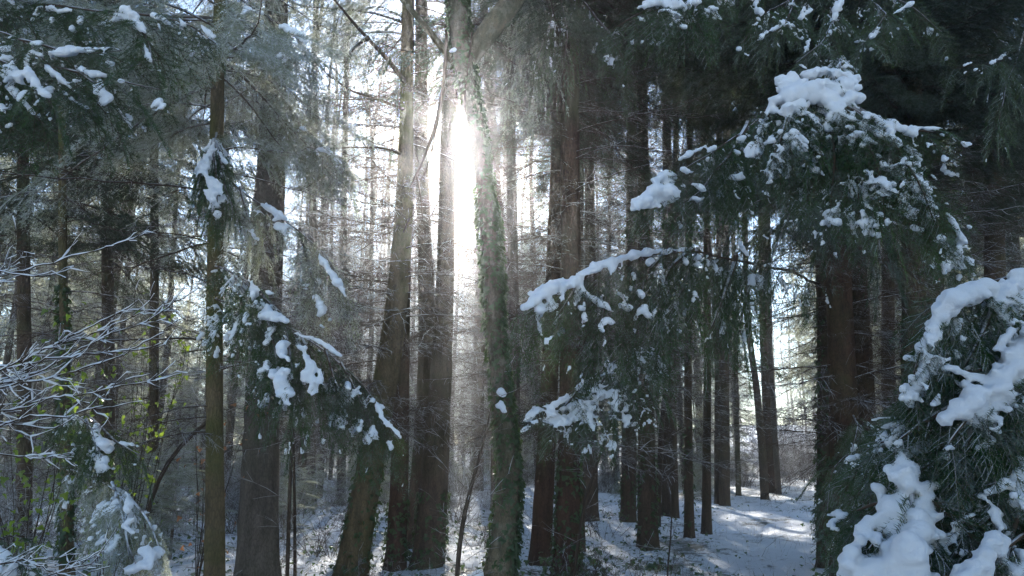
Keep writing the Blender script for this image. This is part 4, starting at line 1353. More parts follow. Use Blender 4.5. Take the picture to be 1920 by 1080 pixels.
bough('triomid', 'umbrella-shaped bough under the biggest snow cap, upper right', 4.1, jl,
      [[(1462, 172, 8), (1472, 160, 10), (1490, 150, 11), (1500, 160, 12)], [(1508, 140, 8), (1525, 136, 9), (1545, 134, 8), (1565, 138, 9), (1585, 142, 10), (1600, 152, 9), (1604, 165, 8)],
       [(1448, 190, 8), (1465, 185, 14), (1485, 182, 18), (1510, 178, 20), (1535, 172, 20), (1560, 170, 19), (1585, 174, 16), (1600, 184, 11), (1615, 186, 6)], [(1482, 200, 13), (1488, 212, 9), (1500, 200, 10)], [(1550, 190, 13), (1562, 202, 11), (1572, 214, 6)],
       [(1590, 192, 9), (1575, 190, 10)], [(1440, 208, 6), (1452, 206, 6), (1470, 214, 5)], [(1425, 225, 3), (1435, 235, 4), (1448, 226, 3)], [(1430, 270, 4), (1450, 262, 3)], [(1480, 235, 3), (1460, 248, 3)],
       [(1618, 212, 5), (1635, 216, 6), (1650, 222, 5)], [(1655, 228, 6), (1675, 236, 8), (1700, 242, 6), (1730, 240, 4), (1768, 241, 3)], [(1715, 250, 6), (1700, 252, 4)],
       [(1610, 228, 4), (1630, 240, 5), (1650, 252, 6), (1672, 262, 6), (1688, 272, 5)], [(1615, 240, 4), (1625, 262, 5), (1645, 270, 4)], [(1605, 252, 4), (1612, 262, 4)],
       [(1650, 305, 5), (1660, 312, 6), (1680, 322, 5), (1695, 335, 5)], [(1690, 300, 5), (1710, 318, 5), (1728, 340, 5), (1745, 360, 4)], [(1700, 350, 6), (1720, 362, 7), (1740, 376, 6), (1755, 390, 5)],
       [(1690, 372, 6), (1700, 385, 7), (1712, 396, 5)], [(1740, 400, 5), (1750, 412, 5)], [(1520, 272, 4), (1532, 280, 4), (1545, 290, 3)], [(1515, 310, 4), (1530, 318, 4), (1545, 328, 3)], [(1500, 268, 3)], [(1775, 400, 4), (1795, 430, 4), (1810, 455, 4)],
       [(1622, 382, 3), (1635, 392, 3)], [(1710, 425, 4), (1730, 432, 3)], [(1750, 450, 3), (1770, 458, 3)]],
      dust=0.24, dust_r=(0.0085, 0.013), seed=29, nd=52, flen=(0.16, 0.3), hang=1.1, spread=0.12, voxel=0.0095, limb_r=0.014, fat=1.22)
# dark foliage below and beside the umbrella
bough('triomid', 'shaded lower boughs below the umbrella-shaped one', 5.6, [[(1568, 330, 9.0), (1600, 350, 6.5), (1640, 430, 5.8), (1650, 500, 5.6)], [(1560, 330, 9.0), (1500, 360, 6.3), (1460, 430, 5.8), (1440, 500, 5.7)], [(1570, 380, 8.8), (1560, 400, 6.2), (1545, 450, 5.8)],
      [(1500, 360, 6.3), (1420, 380, 6.0), (1380, 420, 5.9)], [(1640, 400, 6.0), (1720, 440, 5.9), (1790, 500, 5.9)]], [[(1430, 440, 4), (1440, 448, 3)], [(1345, 405, 3)]], dust=0.06, seed=30, nd=32, hang=1.1, flen=(0.22, 0.42), mats=('twig_dark', 'needles_dark'))
# ---- K near fir at the right edge
bough('edgeright', 'top arching bough of the near fir, bent over by snow', 2.3, [[(2080, 470, 2.7), (1920, 515, 2.45), (1840, 540, 2.35), (1780, 560, 2.25), (1755, 610, 2.2), (1735, 670, 2.2), (1722, 735, 2.2)],
      [(1880, 535, 2.4), (1850, 610, 2.3), (1800, 690, 2.25)], [(1800, 555, 2.3), (1790, 640, 2.25), (1760, 730, 2.25)], [(1920, 530, 2.45), (1900, 600, 2.35), (1880, 680, 2.3)], [(1840, 545, 2.4), (1830, 610, 2.35), (1770, 660, 2.3)],
      [(1770, 600, 2.3), (1720, 690, 2.35), (1690, 750, 2.4)]],
      [[(1950, 520, 20), (1915, 535, 20), (1880, 545, 17), (1845, 548, 20), (1810, 553, 20), (1785, 562, 19), (1770, 580, 16)], [(1900, 560, 14), (1870, 568, 12), (1880, 590, 8), (1890, 605, 7)], [(1770, 575, 14), (1762, 600, 11), (1752, 622, 11), (1742, 645, 13), (1735, 665, 14)],
       [(1748, 668, 12), (1765, 660, 8)], [(1737, 685, 12), (1732, 705, 9), (1726, 722, 7), (1725, 738, 4)], [(1700, 670, 6), (1712, 672, 6)], [(1800, 600, 7), (1790, 625, 6)], [(1780, 655, 7), (1800, 668, 6)], [(1930, 560, 16), (1905, 585, 10)],
       [(1812, 690, 5), (1830, 680, 5)], [(1800, 640, 6), (1815, 650, 5)]],
      protos=BIG_F, dust=0.13, dust_r=(0.006, 0.0095), seed=31, nd=110, flen=(0.11, 0.19), hang=0.8, spread=0.10, voxel=0.0062, amp=0.003, limb_r=0.012, fat=1.22)
bough('edgeright', 'middle bough of the near fir with a diagonal snow bank', 2.2, [[(2090, 560, 2.6), (1960, 620, 2.3), (1900, 690, 2.2), (1850, 735, 2.15), (1790, 780, 2.1), (1760, 840, 2.1)], [(1930, 640, 2.3), (1900, 740, 2.2), (1850, 840, 2.15)],
      [(1900, 690, 2.25), (1830, 700, 2.2), (1770, 700, 2.2)], [(1850, 740, 2.2), (1820, 830, 2.15), (1790, 900, 2.15)], [(1960, 640, 2.3), (1940, 740, 2.2), (1910, 830, 2.2)], [(1800, 760, 2.2), (1740, 790, 2.2), (1690, 830, 2.2)],
      [(1930, 700, 2.3), (1890, 800, 2.25), (1840, 900, 2.2)]],
      [[(1935, 620, 14), (1915, 655, 17), (1900, 680, 20), (1882, 705, 22), (1860, 725, 17), (1835, 742, 15), (1812, 752, 14), (1795, 765, 12), (1775, 782, 11), (1765, 795, 7)], [(1880, 720, 20), (1865, 745, 18), (1845, 765, 15), (1830, 785, 15), (1860, 780, 14), (1848, 800, 10)],
       [(1845, 832, 9), (1860, 826, 7), (1830, 840, 5)], [(1895, 620, 7), (1880, 640, 6), (1866, 655, 5)], [(1770, 688, 6), (1790, 690, 6), (1815, 700, 7), (1840, 705, 9)], [(1905, 770, 12), (1925, 790, 12), (1940, 780, 14)], [(1760, 740, 5), (1752, 760, 5)], [(1935, 700, 12), (1925, 730, 6)]],
      protos=BIG_F, dust=0.10, dust_r=(0.006, 0.0095), seed=32, nd=120, flen=(0.11, 0.19), hang=0.9, spread=0.10, voxel=0.0062, amp=0.003, fat=1.22)
bough('edgeright', 'low left bough of the near fir carrying a column of heavy snow lumps', 2.15, [[(2090, 680, 2.7), (1900, 800, 2.4), (1780, 850, 2.3), (1700, 880, 2.2), (1680, 950, 2.15), (1620, 1040, 2.1)], [(1700, 870, 2.2), (1720, 960, 2.1), (1700, 1100, 2.0)],
      [(1760, 850, 2.3), (1700, 810, 2.3), (1660, 840, 2.3)], [(1690, 900, 2.2), (1650, 970, 2.15), (1590, 1060, 2.1)], [(1720, 900, 2.2), (1780, 970, 2.1), (1830, 960, 2.1)], [(1720, 950, 2.2), (1790, 1040, 2.1), (1800, 1120, 2.0)],
      [(1780, 850, 2.35), (1740, 780, 2.4), (1690, 790, 2.4)], [(1720, 960, 2.25), (1640, 930, 2.3), (1600, 960, 2.35)]],
      [[(1695, 805, 6), (1680, 815, 7), (1672, 828, 5)], [(1688, 830, 4), (1690, 845, 7)], [(1742, 828, 11), (1725, 842, 10), (1705, 850, 10), (1690, 858, 8), (1682, 858, 5)], [(1662, 878, 9), (1675, 892, 14), (1690, 880, 14), (1712, 878, 11), (1702, 900, 15), (1688, 915, 12)],
       [(1715, 915, 10), (1740, 915, 9), (1758, 912, 7)], [(1735, 930, 7), (1750, 932, 5)], [(1640, 912, 5), (1650, 918, 6), (1655, 935, 6), (1650, 950, 4)], [(1675, 955, 18), (1695, 950, 24), (1718, 955, 22), (1735, 970, 18)], [(1660, 968, 10), (1635, 972, 9), (1625, 990, 10), (1612, 1010, 9)],
       [(1690, 985, 24), (1725, 995, 24), (1700, 1020, 30), (1690, 1050, 34), (1710, 1085, 38)], [(1645, 1000, 7), (1640, 1015, 6)], [(1598, 1030, 14), (1590, 1050, 15), (1605, 1070, 22), (1640, 1070, 24), (1665, 1060, 20), (1600, 1095, 24)], [(1750, 1000, 12), (1770, 1010, 8)],
       [(1790, 985, 6), (1815, 968, 6), (1830, 962, 4)], [(1760, 1020, 8), (1790, 1005, 8), (1820, 995, 7)], [(1750, 975, 8), (1770, 960, 5)], [(1755, 1030, 6), (1775, 1038, 6)], [(1600, 1000, 4)]],
      protos=BIG_F, dust=0.10, dust_r=(0.006, 0.0095), seed=33, nd=115, flen=(0.11, 0.2), hang=0.7, spread=0.12, voxel=0.0064, amp=0.003, fat=1.2)
bough('edgeright', 'lowest right bough of the near fir with snow in the corner', 2.0, [[(2090, 800, 2.5), (1960, 880, 2.2), (1900, 910, 2.1), (1840, 930, 2.1)], [(2050, 920, 2.3), (1940, 980, 2.05), (1870, 1020, 2.0), (1820, 1090, 1.95)], [(1940, 890, 2.15), (1900, 980, 2.05), (1890, 1080, 2.0)],
      [(1960, 960, 2.1), (1930, 1040, 2.0), (1920, 1110, 1.95)], [(1900, 910, 2.15), (1850, 980, 2.1), (1790, 1010, 2.1)]],
      [[(1935, 885, 18), (1912, 895, 16), (1890, 905, 11), (1870, 915, 8), (1852, 925, 6)], [(1915, 920, 14), (1905, 940, 9), (1902, 950, 5)], [(1862, 1000, 9), (1875, 1015, 14), (1855, 1025, 13), (1880, 1035, 13)], [(1850, 1045, 16), (1830, 1060, 15), (1815, 1080, 17), (1845, 1085, 18)],
       [(1890, 1060, 12), (1910, 1070, 14), (1900, 1090, 18)], [(1905, 1030, 6), (1920, 1040, 6)], [(1860, 960, 5), (1880, 965, 6)], [(1930, 990, 6), (1940, 1010, 8)], [(1790, 1070, 8), (1805, 1090, 12)]],
      protos=BIG_F, dust=0.12, dust_r=(0.006, 0.0095), seed=34, nd=115, flen=(0.11, 0.19), hang=0.8, spread=0.10, voxel=0.0064, amp=0.003, fat=1.2)
bough('edgeright', 'dim inner boughs of the near fir behind the snow', 2.9, [[(2000, 560, 3.0), (1850, 620, 2.9), (1750, 720, 2.9)], [(2000, 620, 3.0), (1850, 740, 2.9), (1720, 800, 3.0), (1640, 870, 3.1)], [(2000, 750, 3.0), (1850, 860, 2.9), (1740, 900, 2.9), (1660, 1000, 3.0)], [(2000, 860, 2.8), (1880, 940, 2.7), (1780, 1000, 2.7), (1740, 1080, 2.7)],
      [(2000, 680, 3.0), (1880, 790, 2.8), (1800, 850, 2.8)], [(1980, 950, 2.7), (1900, 1000, 2.6), (1850, 1080, 2.6)], [(1980, 560, 3.1), (1900, 640, 3.0), (1850, 700, 3.0)], [(1700, 800, 3.1), (1650, 950, 3.1), (1600, 1020, 3.2)], [(1760, 780, 3.1), (1700, 720, 3.2), (1680, 760, 3.2)]],
      [], dust=0.07, dust_r=(0.008, 0.011), seed=35, nd=62, flen=(0.16, 0.3), hang=0.9, spread=0.22, voxel=0.008, mats=('twig_dark', 'needles_near'), name='bough')
bough('triomid', 'small fir sprays against the foot of the trio', 7.5, [[(1590, 860, 9.5), (1600, 850, 8.0), (1570, 880, 7.6), (1560, 960, 7.4)], [(1600, 880, 8.5), (1640, 860, 7.8), (1660, 940, 7.5)], [(1590, 920, 9.2), (1600, 950, 7.8), (1560, 1020, 7.4)], [(1600, 780, 9.2), (1605, 800, 8.0), (1590, 850, 7.8)],
      [(1640, 880, 8.0), (1600, 930, 7.6), (1580, 1000, 7.4)]], [[(1598, 833, 3), (1604, 838, 4)]], dust=0.06, seed=36, nd=34, hang=1.0, flen=(0.2, 0.4), mats=('twig_dark', 'needles_fir'))


# ------------------------------------------------------------------ ivy tree (broadleaf) beside the sun
def ivy_leaf_mesh(mat, s=1.0, name='leaf'):
    pts = np.array([(0, 0), (0.42, -0.05), (0.55, 0.25), (0.28, 0.42), (0.22, 0.7), (0, 1.05), (-0.22, 0.7), (-0.28, 0.42), (-0.55, 0.25), (-0.42, -0.05)]) * s
    v = [(x, y, -abs(x) * 0.25 + 0.10 * s * math.sin(y / s * 2.5)) for x, y in pts] + [(0, 0.4 * s, 0.06 * s)]
    n = len(pts)
    return mk_mesh(name, np.array(v), np.zeros((0, 4), int), np.array([(n, i, (i + 1) % n) for i in range(n)]), mat, False)


IVY = ivy_leaf_mesh('ivy', 0.055, 'ivy_leaf')
HOL = ivy_leaf_mesh('holly', 0.05, 'holly_leaf')
BRA = ivy_leaf_mesh('bramble', 0.06, 'bramble_leaf')
BEE = ivy_leaf_mesh('beech_leaf', 0.05, 'dry_leaf')


def leaf_cloud(me, P_, D_, scl, rng, name):
    """many leaves joined: positions P_, facing D_"""
    n = len(me.vertices)
    co = np.empty(n * 3)
    me.vertices.foreach_get('co', co)
    co = co.reshape(-1, 3)
    f = np.array([p.vertices[:] for p in me.polygons])
    b = Buf()
    for p, dd, s in zip(P_, D_, scl):
        M = np.array(facing(dd, rng).to_matrix())
        b.add((co * s) @ M.T + p, None, f)
    out = b.mesh(name, 'ivy', False)
    out.materials.clear()
    out.materials.append(me.materials[0])
    return out


def facing(dd, rng):
    z = Vector(unit(dd + rng.normal(0, 0.35, 3)))
    down = Vector((rng.normal(0, 0.5), rng.normal(0, 0.5), -1))
    y = (down - z * down.dot(z)).normalized()
    x = y.cross(z)
    return Matrix((x, y, z)).transposed().to_quaternion()


def clothe(root, cp, cr, zr, n_part, n_stuff, rng, sidebias=None, leaf=IVY, lift=0.02, sc=(0.7, 1.4)):
    off = np.array(root.location)
    pos, dr, ss = [], [], []
    for k in range(n_part + n_stuff):
        z = rng.uniform(*zr)
        c = np.array([np.interp(z, cp[:, 2], cp[:, 0]), np.interp(z, cp[:, 2], cp[:, 1]), z])
        r = np.interp(z, cp[:, 2], cr)
        if sidebias is not None and rng.random() < sidebias[1]:
            az = rng.normal(sidebias[0], 0.5)
        else:
            az = rng.uniform(-math.pi, math.pi) if k >= n_part else rng.uniform(-math.pi, 0)
            if 0.5 + 0.5 * math.sin(z * 2.1 + az * 1.5) * math.sin(z * 5.3 - az * 2.0) < rng.random() * 0.9:
                az = rng.choice([-0.15, math.pi + 0.15]) + rng.normal(0, 0.35)
        if root is ivt and 4.6 < z < 5.7 and math.cos(az) < -0.3:
            az = rng.uniform(-1.3, 1.0)
        o = np.array([math.cos(az), math.sin(az), 0])
        pos.append(c + o * (r + lift * 0.6 + abs(rng.normal(0, 0.014))) - off)
        dr.append(o + np.array([0, 0, 0.3]))
        ss.append(rng.uniform(*sc))
    for k in range(n_part):
        o_ = link(leaf.name.split('.')[0], leaf, root, pos[k], None, ss[k])
        o_.rotation_mode = 'QUATERNION'
        o_.rotation_quaternion = facing(dr[k], rng)
    if n_stuff:
        me = leaf_cloud(leaf, pos[n_part:], dr[n_part:], ss[n_part:], rng, 'ivy_leaves')
        o = link('ivy_leaves', me, root)
        o['kind'] = 'stuff'


D8 = 8.2
pts8 = [(925, 1130, 84), (938, 1060, 66), (948, 1000, 60), (955, 930, 56), (955, 860, 50), (943, 770, 46), (934, 690, 44), (927, 580, 42), (919, 460, 42), (909, 360, 40), (899, 270, 42), (879, 170, 46), (864, 90, 50), (858, 20, 50), (856, -60, 46)]
P8 = [P(x, y, D8) for x, y, w in pts8]
R8 = [w * D8 / F_PX / 2 * 0.78 for x, y, w in pts8]
b8 = P8[0].copy()
b8[2] = float(gz(b8[0], b8[1])) - 0.1
P8[0] = b8
P8.append(P8[-1] + np.array([0.1, 0, 5]))
R8.append(0.05)
ivt = thing('ivy_tree', 'crooked ivy-clad tree forking at the top beside the low sun', 'tree', b8)
me8, c8, r8 = trunk_mesh('trunk', local(ivt, P8), R8, 'bark_pale', 88, 28, 0.3)
link('trunk', me8, ivt)
for lst, nm in (([(868, 130, 30), (882, 105, 36), (905, 70, 44), (935, 35, 46), (970, -10, 42), (1040, -110, 30), (1100, -220, 16)], 'limb'),
                ([(862, 130, 12), (840, 105, 16), (815, 70, 14), (790, 40, 12), (755, 0, 11), (700, -60, 8)], 'limb'),
                ([(838, 60, 5), (836, 110, 8), (834, 160, 7), (822, 230, 7), (800, 290, 6), (782, 330, 5), (770, 350, 3)], 'twig'),
                ([(834, 165, 4), (828, 200, 5), (815, 250, 4), (808, 300, 3), (795, 330, 3)], 'twig'),
                ([(782, 330, 4), (790, 370, 3), (792, 410, 2)], 'twig'),
                ([(885, 60, 3), (878, 130, 3), (868, 190, 3), (872, 230, 3), (878, 245, 2)], 'twig')):
    q = np.array([P(x, y, D8 - (0.12 if nm == 'twig' else 0)) for x, y, w in lst]) - b8
    rr = [w * D8 / F_PX / 2 for x, y, w in lst]
    mm, _, _ = trunk_mesh(nm, q, rr, 'bark_pale' if nm == 'limb' else 'twig_dark', hash_(lst[0]), 12 if nm == 'limb' else 6, 0.0)
    link(nm, mm, ivt)
rng = np.random.default_rng(808)
W8 = c8 + b8
clothe(ivt, W8, r8, (0.2, 7.2), 290, 3600, rng, (0.0, 0.4), sc=(0.5, 1.3))
clothe(ivt, W8, r8, (2.9, 4.7), 0, 360, rng, (math.pi, 0.6), lift=0.05, sc=(0.5, 1.1))
clothe(ivt, W8, r8, (3.3, 4.4), 0, 300, rng, (0.0, 0.9), lift=0.07, sc=(0.7, 1.4))
# snow lodged on the trunk
sp = []
for st in ([(938, 735, 8), (946, 742, 6)], [(935, 758, 8), (945, 765, 6)], [(852, 92, 5), (845, 96, 4)], [(905, 1075, 10), (900, 1085, 14)]):
    sp += stroke_spheres([(x, y, r) for x, y, r in st], D8 - 0.2, rng, 1.0, 0.9, 0.3)
link('snow', snow_mesh([(x - b8[0], y - b8[1], z - b8[2], r, fl) for x, y, z, r, fl in sp], 0.012, 2, 0.005, 4), ivt)['kind'] = 'stuff'

for key, n1, n2, zr in (('trioleft', 120, 600, (0.1, 3.6)), ('lean', 60, 160, (0.1, 1.4)), ('slimred', 40, 120, (0.1, 0.9)), ('twinfront', 60, 200, (0.1, 1.0)),
                        ('pairright', 80, 260, (0.1, 1.6)), ('ivyleft', 120, 500, (0.3, 3.6)), ('triomid', 80, 300, (0.1, 1.5)), ('t15', 0, 200, (0.1, 1.5)), ('t14', 0, 160, (0.1, 1.2)), ('t18', 0, 90, (0.1, 2.0))):
    r_, cp, cr, _d = TREES[key]
    clothe(r_, cp, cr, zr, n1, n2, rng)


# ------------------------------------------------------------------ frosted deciduous twigs at left
def frosted_branch(root, limb, d, seed, depth_spread=0.25):
    rng = np.random.default_rng(seed)
    wood, sn = Buf(), Buf()
    off = np.array(root.location)

    def lay(pts, r, snowy=1.0):
        wood.tube(pts, r, 4)
        rr = np.asarray(r)
        k = len(pts)
        ph = rng.random(3) * 6.28
        q_ = np.arange(k)
        patch = np.clip(0.75 + 0.55 * np.sin(q_ * 0.9 + ph[0]) + 0.45 * np.sin(q_ * 2.1 + ph[1]), 0.0, 2.0) * np.linspace(1.1, 0.6, k)
        lift = pts + np.array([0, 0, 1.0]) * (rr[:, None] * 0.7 + 0.002)
        sn.tube(lift, (rr * 0.55 + 0.0022) * patch * (0.7 + 0.6 * rng.random(k)) * snowy, 5)

    pts = np.array([P(*q) for q in limb]) - off
    seg = np.linalg.norm(np.diff(pts, axis=0), axis=1)
    s = np.concatenate([[0], np.cumsum(seg)])
    n = max(8, int(s[-1] / 0.035))
    si = np.linspace(0, s[-1], n)
    p = np.stack([np.interp(si, s, pts[:, k]) for k in range(3)], 1)
    p += np.cumsum(rng.normal(0, 0.0042, p.shape), 0)
    lay(p, np.linspace(0.0055, 0.0018, n))
    m = int(s[-1] / 0.10)
    for k in range(m):
        i = rng.integers(2, n - 1)
        dr = unit(p[i] - p[i - 1])
        L = rng.uniform(0.08, 0.38) * (1.2 - i / n)
        dd = unit(dr + np.array([0, 0, rng.normal(0.05, 0.22)]) + rng.normal(0, 0.2, 3))
        c = curve(p[i], dd, L, max(3, int(L / 0.03)), -0.08, 0.16, rng)
        lay(c, np.linspace(0.0024, 0.0011, len(c)))
        for q in range(int(L / 0.07)):
            j = rng.integers(1, len(c))
            d2 = unit(dd + rng.normal(0, 0.45, 3))
            c2 = curve(c[j], d2, rng.uniform(0.03, 0.12), 3, 0, 0.1, rng)
            lay(c2, np.linspace(0.0015, 0.001, 4))
    b = link('branch', wood.mesh('branch', 'twig_bare'), root)
    s3 = link('snow', sn.mesh('snow', 'snow'), b)
    s3['kind'] = 'stuff'


fr = thing('hazel_shrub', 'bare shrub reaching in from the left edge, every twig lined with snow', 'shrub', (-4.2, 3.6, float(gz(-4.2, 3.6))))
bst = Buf()
for k in range(5):
    bst.tube(curve((RNG.normal(0, .15), RNG.normal(0, .15), 0), (0.15 * k - 0.2, 0.1, 1), 2.6, 8, 0, 0.05), np.linspace(0.02, 0.008, 9), 7)
link('stem', bst.mesh('stem', 'twig_bare'), fr)
for k, lm in enumerate([
    [(-180, 600, 3.8), (0, 515, 3.5), (100, 490, 3.4), (200, 470, 3.3), (300, 430, 3.3)],
    [(-180, 760, 3.6), (0, 715, 3.4), (80, 690, 3.3), (170, 640, 3.3), (260, 600, 3.2), (360, 535, 3.2)],
    [(-180, 780, 3.5), (-20, 725, 3.3), (120, 700, 3.2), (240, 665, 3.2), (350, 610, 3.1)],
    [(-180, 800, 3.5), (0, 720, 3.4), (100, 650, 3.4), (200, 610, 3.3), (330, 560, 3.3)],
    [(-180, 820, 3.6), (-20, 760, 3.4), (100, 735, 3.3), (230, 720, 3.2), (355, 690, 3.2)],
    [(-180, 860, 3.5), (0, 800, 3.3), (60, 770, 3.2), (140, 770, 3.2), (210, 750, 3.1)],
    [(-180, 870, 3.5), (-10, 790, 3.4), (100, 800, 3.4), (135, 782, 3.3)],
    [(-180, 900, 3.6), (0, 845, 3.4), (80, 855, 3.4), (150, 838, 3.3)],
    [(-150, 560, 3.6), (-20, 490, 3.4), (60, 500, 3.4), (120, 480, 3.4)],
    [(-180, 740, 3.5), (0, 690, 3.3), (90, 665, 3.2), (190, 655, 3.2), (300, 640, 3.1)],
    [(-180, 700, 3.6), (20, 680, 3.5), (150, 630, 3.4), (250, 590, 3.4), (330, 595, 3.3)],
    [(-100, 1120, 4.0), (60, 1085, 3.8), (160, 1060, 3.7), (210, 990, 3.6)],
    [(-100, 1080, 4.0), (40, 1040, 4.0), (130, 1075, 3.9), (200, 1060, 3.8)],
]):
    frosted_branch(fr, lm, 3.3, 900 + k)

# thin long bare twig bough crossing high at left, lined by snow
# ------------------------------------------------------------------ saplings and twigs in the middle
def sapling(label, pts, d, seed, mat='twig_bare', nt=18, name='sapling', group=None):
    rng = np.random.default_rng(seed)
    P3 = np.array([P(x, y, d) for x, y, w in pts])
    P3[0][2] = float(gz(P3[0][0], P3[0][1])) - 0.05
    root = thing(name, label, 'sapling', P3[0], group)
    rr = [w * d / F_PX / 2 for x, y, w in pts]
    me, cp, cr = trunk_mesh('stem', P3 - P3[0], rr, mat, seed, 8, 0.1)
    link('stem', me, root)
    b = Buf()
    for k in range(nt):
        i = rng.integers(len(cp) // 5, len(cp))
        az = rng.uniform(0, 6.28)
        c = curve(cp[i], (math.cos(az), math.sin(az) * 0.5, rng.uniform(0.2, 1.2)), rng.uniform(0.2, 0.9), 5, 0.1, 0.08, rng)
        b.tube(c, np.linspace(0.004, 0.0015, 6), 3)
        for q in range(5):
            j = rng.integers(1, 6)
            c2 = curve(c[j], (math.cos(az) + rng.normal(0, .6), rng.normal(0, .6), rng.normal(0.5, 0.5)), rng.uniform(0.08, 0.3), 2, 0.0, 0.1, rng)
            b.tube(c2, (0.0022, 0.0018, 0.0012), 3)
    link('twigs', b.mesh('twigs', 'twig_frost'), root)
    return root


sapling('thin dark forked sapling between the broad brown trunk and ivy tree', [(853, 1090, 9), (862, 980, 8), (880, 920, 7), (893, 880, 6), (905, 840, 5), (918, 790, 3), (921, 760, 2)], 7.6, 61)
sapling('thin stem arching from the clearing up to the frosted tip bough', [(1070, 1000, 6), (1095, 930, 6), (1120, 870, 5), (1145, 800, 4), (1155, 760, 3)], 9.0, 62, nt=8)
sapling('thin leaning sapling behind the stout trunk of the clearing', [(1232, 965, 11), (1236, 880, 10), (1240, 800, 9), (1250, 700, 8), (1258, 620, 7)], 16.5, 63, nt=14)
sapling('lone grey weed stem standing in front of the stout dark trunk', [(1247, 1075, 3), (1252, 1050, 3), (1258, 1020, 3), (1259, 972, 2)], 8.3, 64, nt=3)
sapling('crooked leaning stem from snow to the slim trunk at left', [(255, 905, 5), (300, 860, 8), (345, 820, 8), (392, 788, 7)], 7.2, 65, nt=8)
sapling('thin upright stem right of the thick grey trunk', [(540, 1080, 8), (542, 950, 7), (548, 800, 6), (550, 690, 4)], 8.8, 66, nt=14)
sapling('second thin upright stem right of the thick grey trunk', [(556, 1040, 6), (552, 900, 5), (548, 760, 4)], 10.0, 67, nt=12)


# ------------------------------------------------------------------ shrubs (twiggy, frosted)
def shrub_mesh(seed, h, r, n, mat, leaf=False):
    rng = np.random.default_rng(seed)
    b = Buf()
    for k in range(n):
        az = rng.uniform(0, 6.28)
        lean = rng.uniform(0.1, 1.0)
        L = h * rng.uniform(0.5, 1.1)
        d = (math.cos(az) * lean, math.sin(az) * lean, 1)
        c = curve((rng.normal(0, r * .25), rng.normal(0, r * .25), -0.05), d, L, 6, rng.uniform(0, 0.35), 0.08, rng)
        b.tube(c, np.linspace(0.006, 0.002, 7), 3)
        for q in range(int(10 * L)):
            j = rng.integers(1, 7)
            c2 = curve(c[j], np.array(d) * 0.7 + rng.normal(0, 0.7, 3), rng.uniform(0.1, 0.4) * h / 1.2, 3, 0.15, 0.12, rng)
            b.tube(c2, (0.003, 0.0025, 0.002, 0.0015), 3)
            for w in range(3):
                c3 = curve(c2[rng.integers(1, 4)], rng.normal(0, 1, 3) + np.array([0, 0, 0.3]), rng.uniform(0.04, 0.15), 1, 0, 0, rng)
                b.tube(c3, (0.002, 0.0013), 3)
    return b.mesh('twigs', mat)


def bush_with_fir(seed, h):
    """small frosted spruce seedling"""
    rng = np.random.default_rng(seed)
    nb, tb = Buf(), Buf()
    tb.tube(np.array([(0, 0, 0), (0.01, 0, h * 0.5), (0, 0, h)]), (0.02, 0.012, 0.004), 5)
    for k in range(int(26 * h)):
        z = h * rng.uniform(0.08, 1.0)
        az = rng.uniform(0, 6.28)
        d = (math.cos(az), math.sin(az), rng.uniform(-0.2, 0.25))
        L = (1 - z / h) * 0.55 * h * 0.6 + 0.12
        c = curve((0, 0, z), d, L, 2, 0.2, 0, rng)
        tb.tube(c, (0.004, 0.003, 0.002), 3)
        for q in range(3):
            place_frond(nb, tb, MID_F[rng.integers(4)], c[q], np.array(d) + rng.normal(0, 0.4, 3), (0, 0, 1), rng.uniform(0.18, 0.34), 0.25, rng)
    tv, tq, tt_ = tb.arrays()
    nv, nq, nt_ = nb.arrays()
    mi = np.concatenate([np.zeros(len(tq)), np.zeros(len(tt_)), np.ones(len(nt_))])
    return mk_mesh('foliage', np.concatenate([tv, nv]), tq, np.concatenate([tt_, nt_ + len(tv)]).astype(int), ['twig_frost', 'needles_frost'], False, mi)


SHR = [shrub_mesh(500 + k, 1.2, 0.6, 26, 'twig_frost') for k in range(4)]
SHRD = [shrub_mesh(510 + k, 0.7, 0.5, 16, 'twig_dark') for k in range(2)]
SEED = [bush_with_fir(520 + k, 1.3) for k in range(2)]

rng = np.random.default_rng(77)
where = lambda px: ('at far left' if px < 330 else 'near the slim and thick trunks' if px < 620 else 'around the leaning and brown trunks' if px < 930 else 'right of the ivy tree' if px < 1150 else 'beyond the clearing')
k = 0
while k < 150:
    px = rng.uniform(-100, 1560)
    d = rng.uniform(8.5, 42)
    if px > 1000 and d < 17 + (px - 1000) * 0.03:
        continue
    if 380 < px <= 1000 and d < 14.5 and rng.random() < 0.85:
        continue
    if px > 1360 and d < 32:
        continue
    x = (px - CX) / F_PX * d
    sc = rng.uniform(0.6, 1.5) * (1.2 if px > 1360 else 1)
    o = link('frosted_shrub', SHR[rng.integers(4)], None, (x, d, float(gz(x, d))), (0, 0, rng.random() * 6), sc)
    tag(o, ('near leafless frosted shrub ' if d < 16 else 'faint distant leafless shrub ' if d > 27 else 'frosted leafless shrub at middle distance ') + spot(px), 'shrub', 'frosted shrubs ' + where(px))
    k += 1
for k in range(26):
    px = rng.uniform(100, 900) if k < 18 else rng.uniform(1000, 1350)
    d = (rng.uniform(9, 20) if px < 640 else rng.uniform(18, 28)) if k < 18 else rng.uniform(22, 32)
    x = (px - CX) / F_PX * d
    o = link('spruce_seedling', SEED[rng.integers(2)], None, (x, d, float(gz(x, d)) - 0.03), (0, 0, rng.random() * 6), rng.uniform(0.7, 1.5))
    tag(o, ('near small frosted spruce seedling ' if d < 15 else 'small frosted spruce seedling farther in ') + spot(px), 'seedling', 'spruce seedlings ' + where(px))
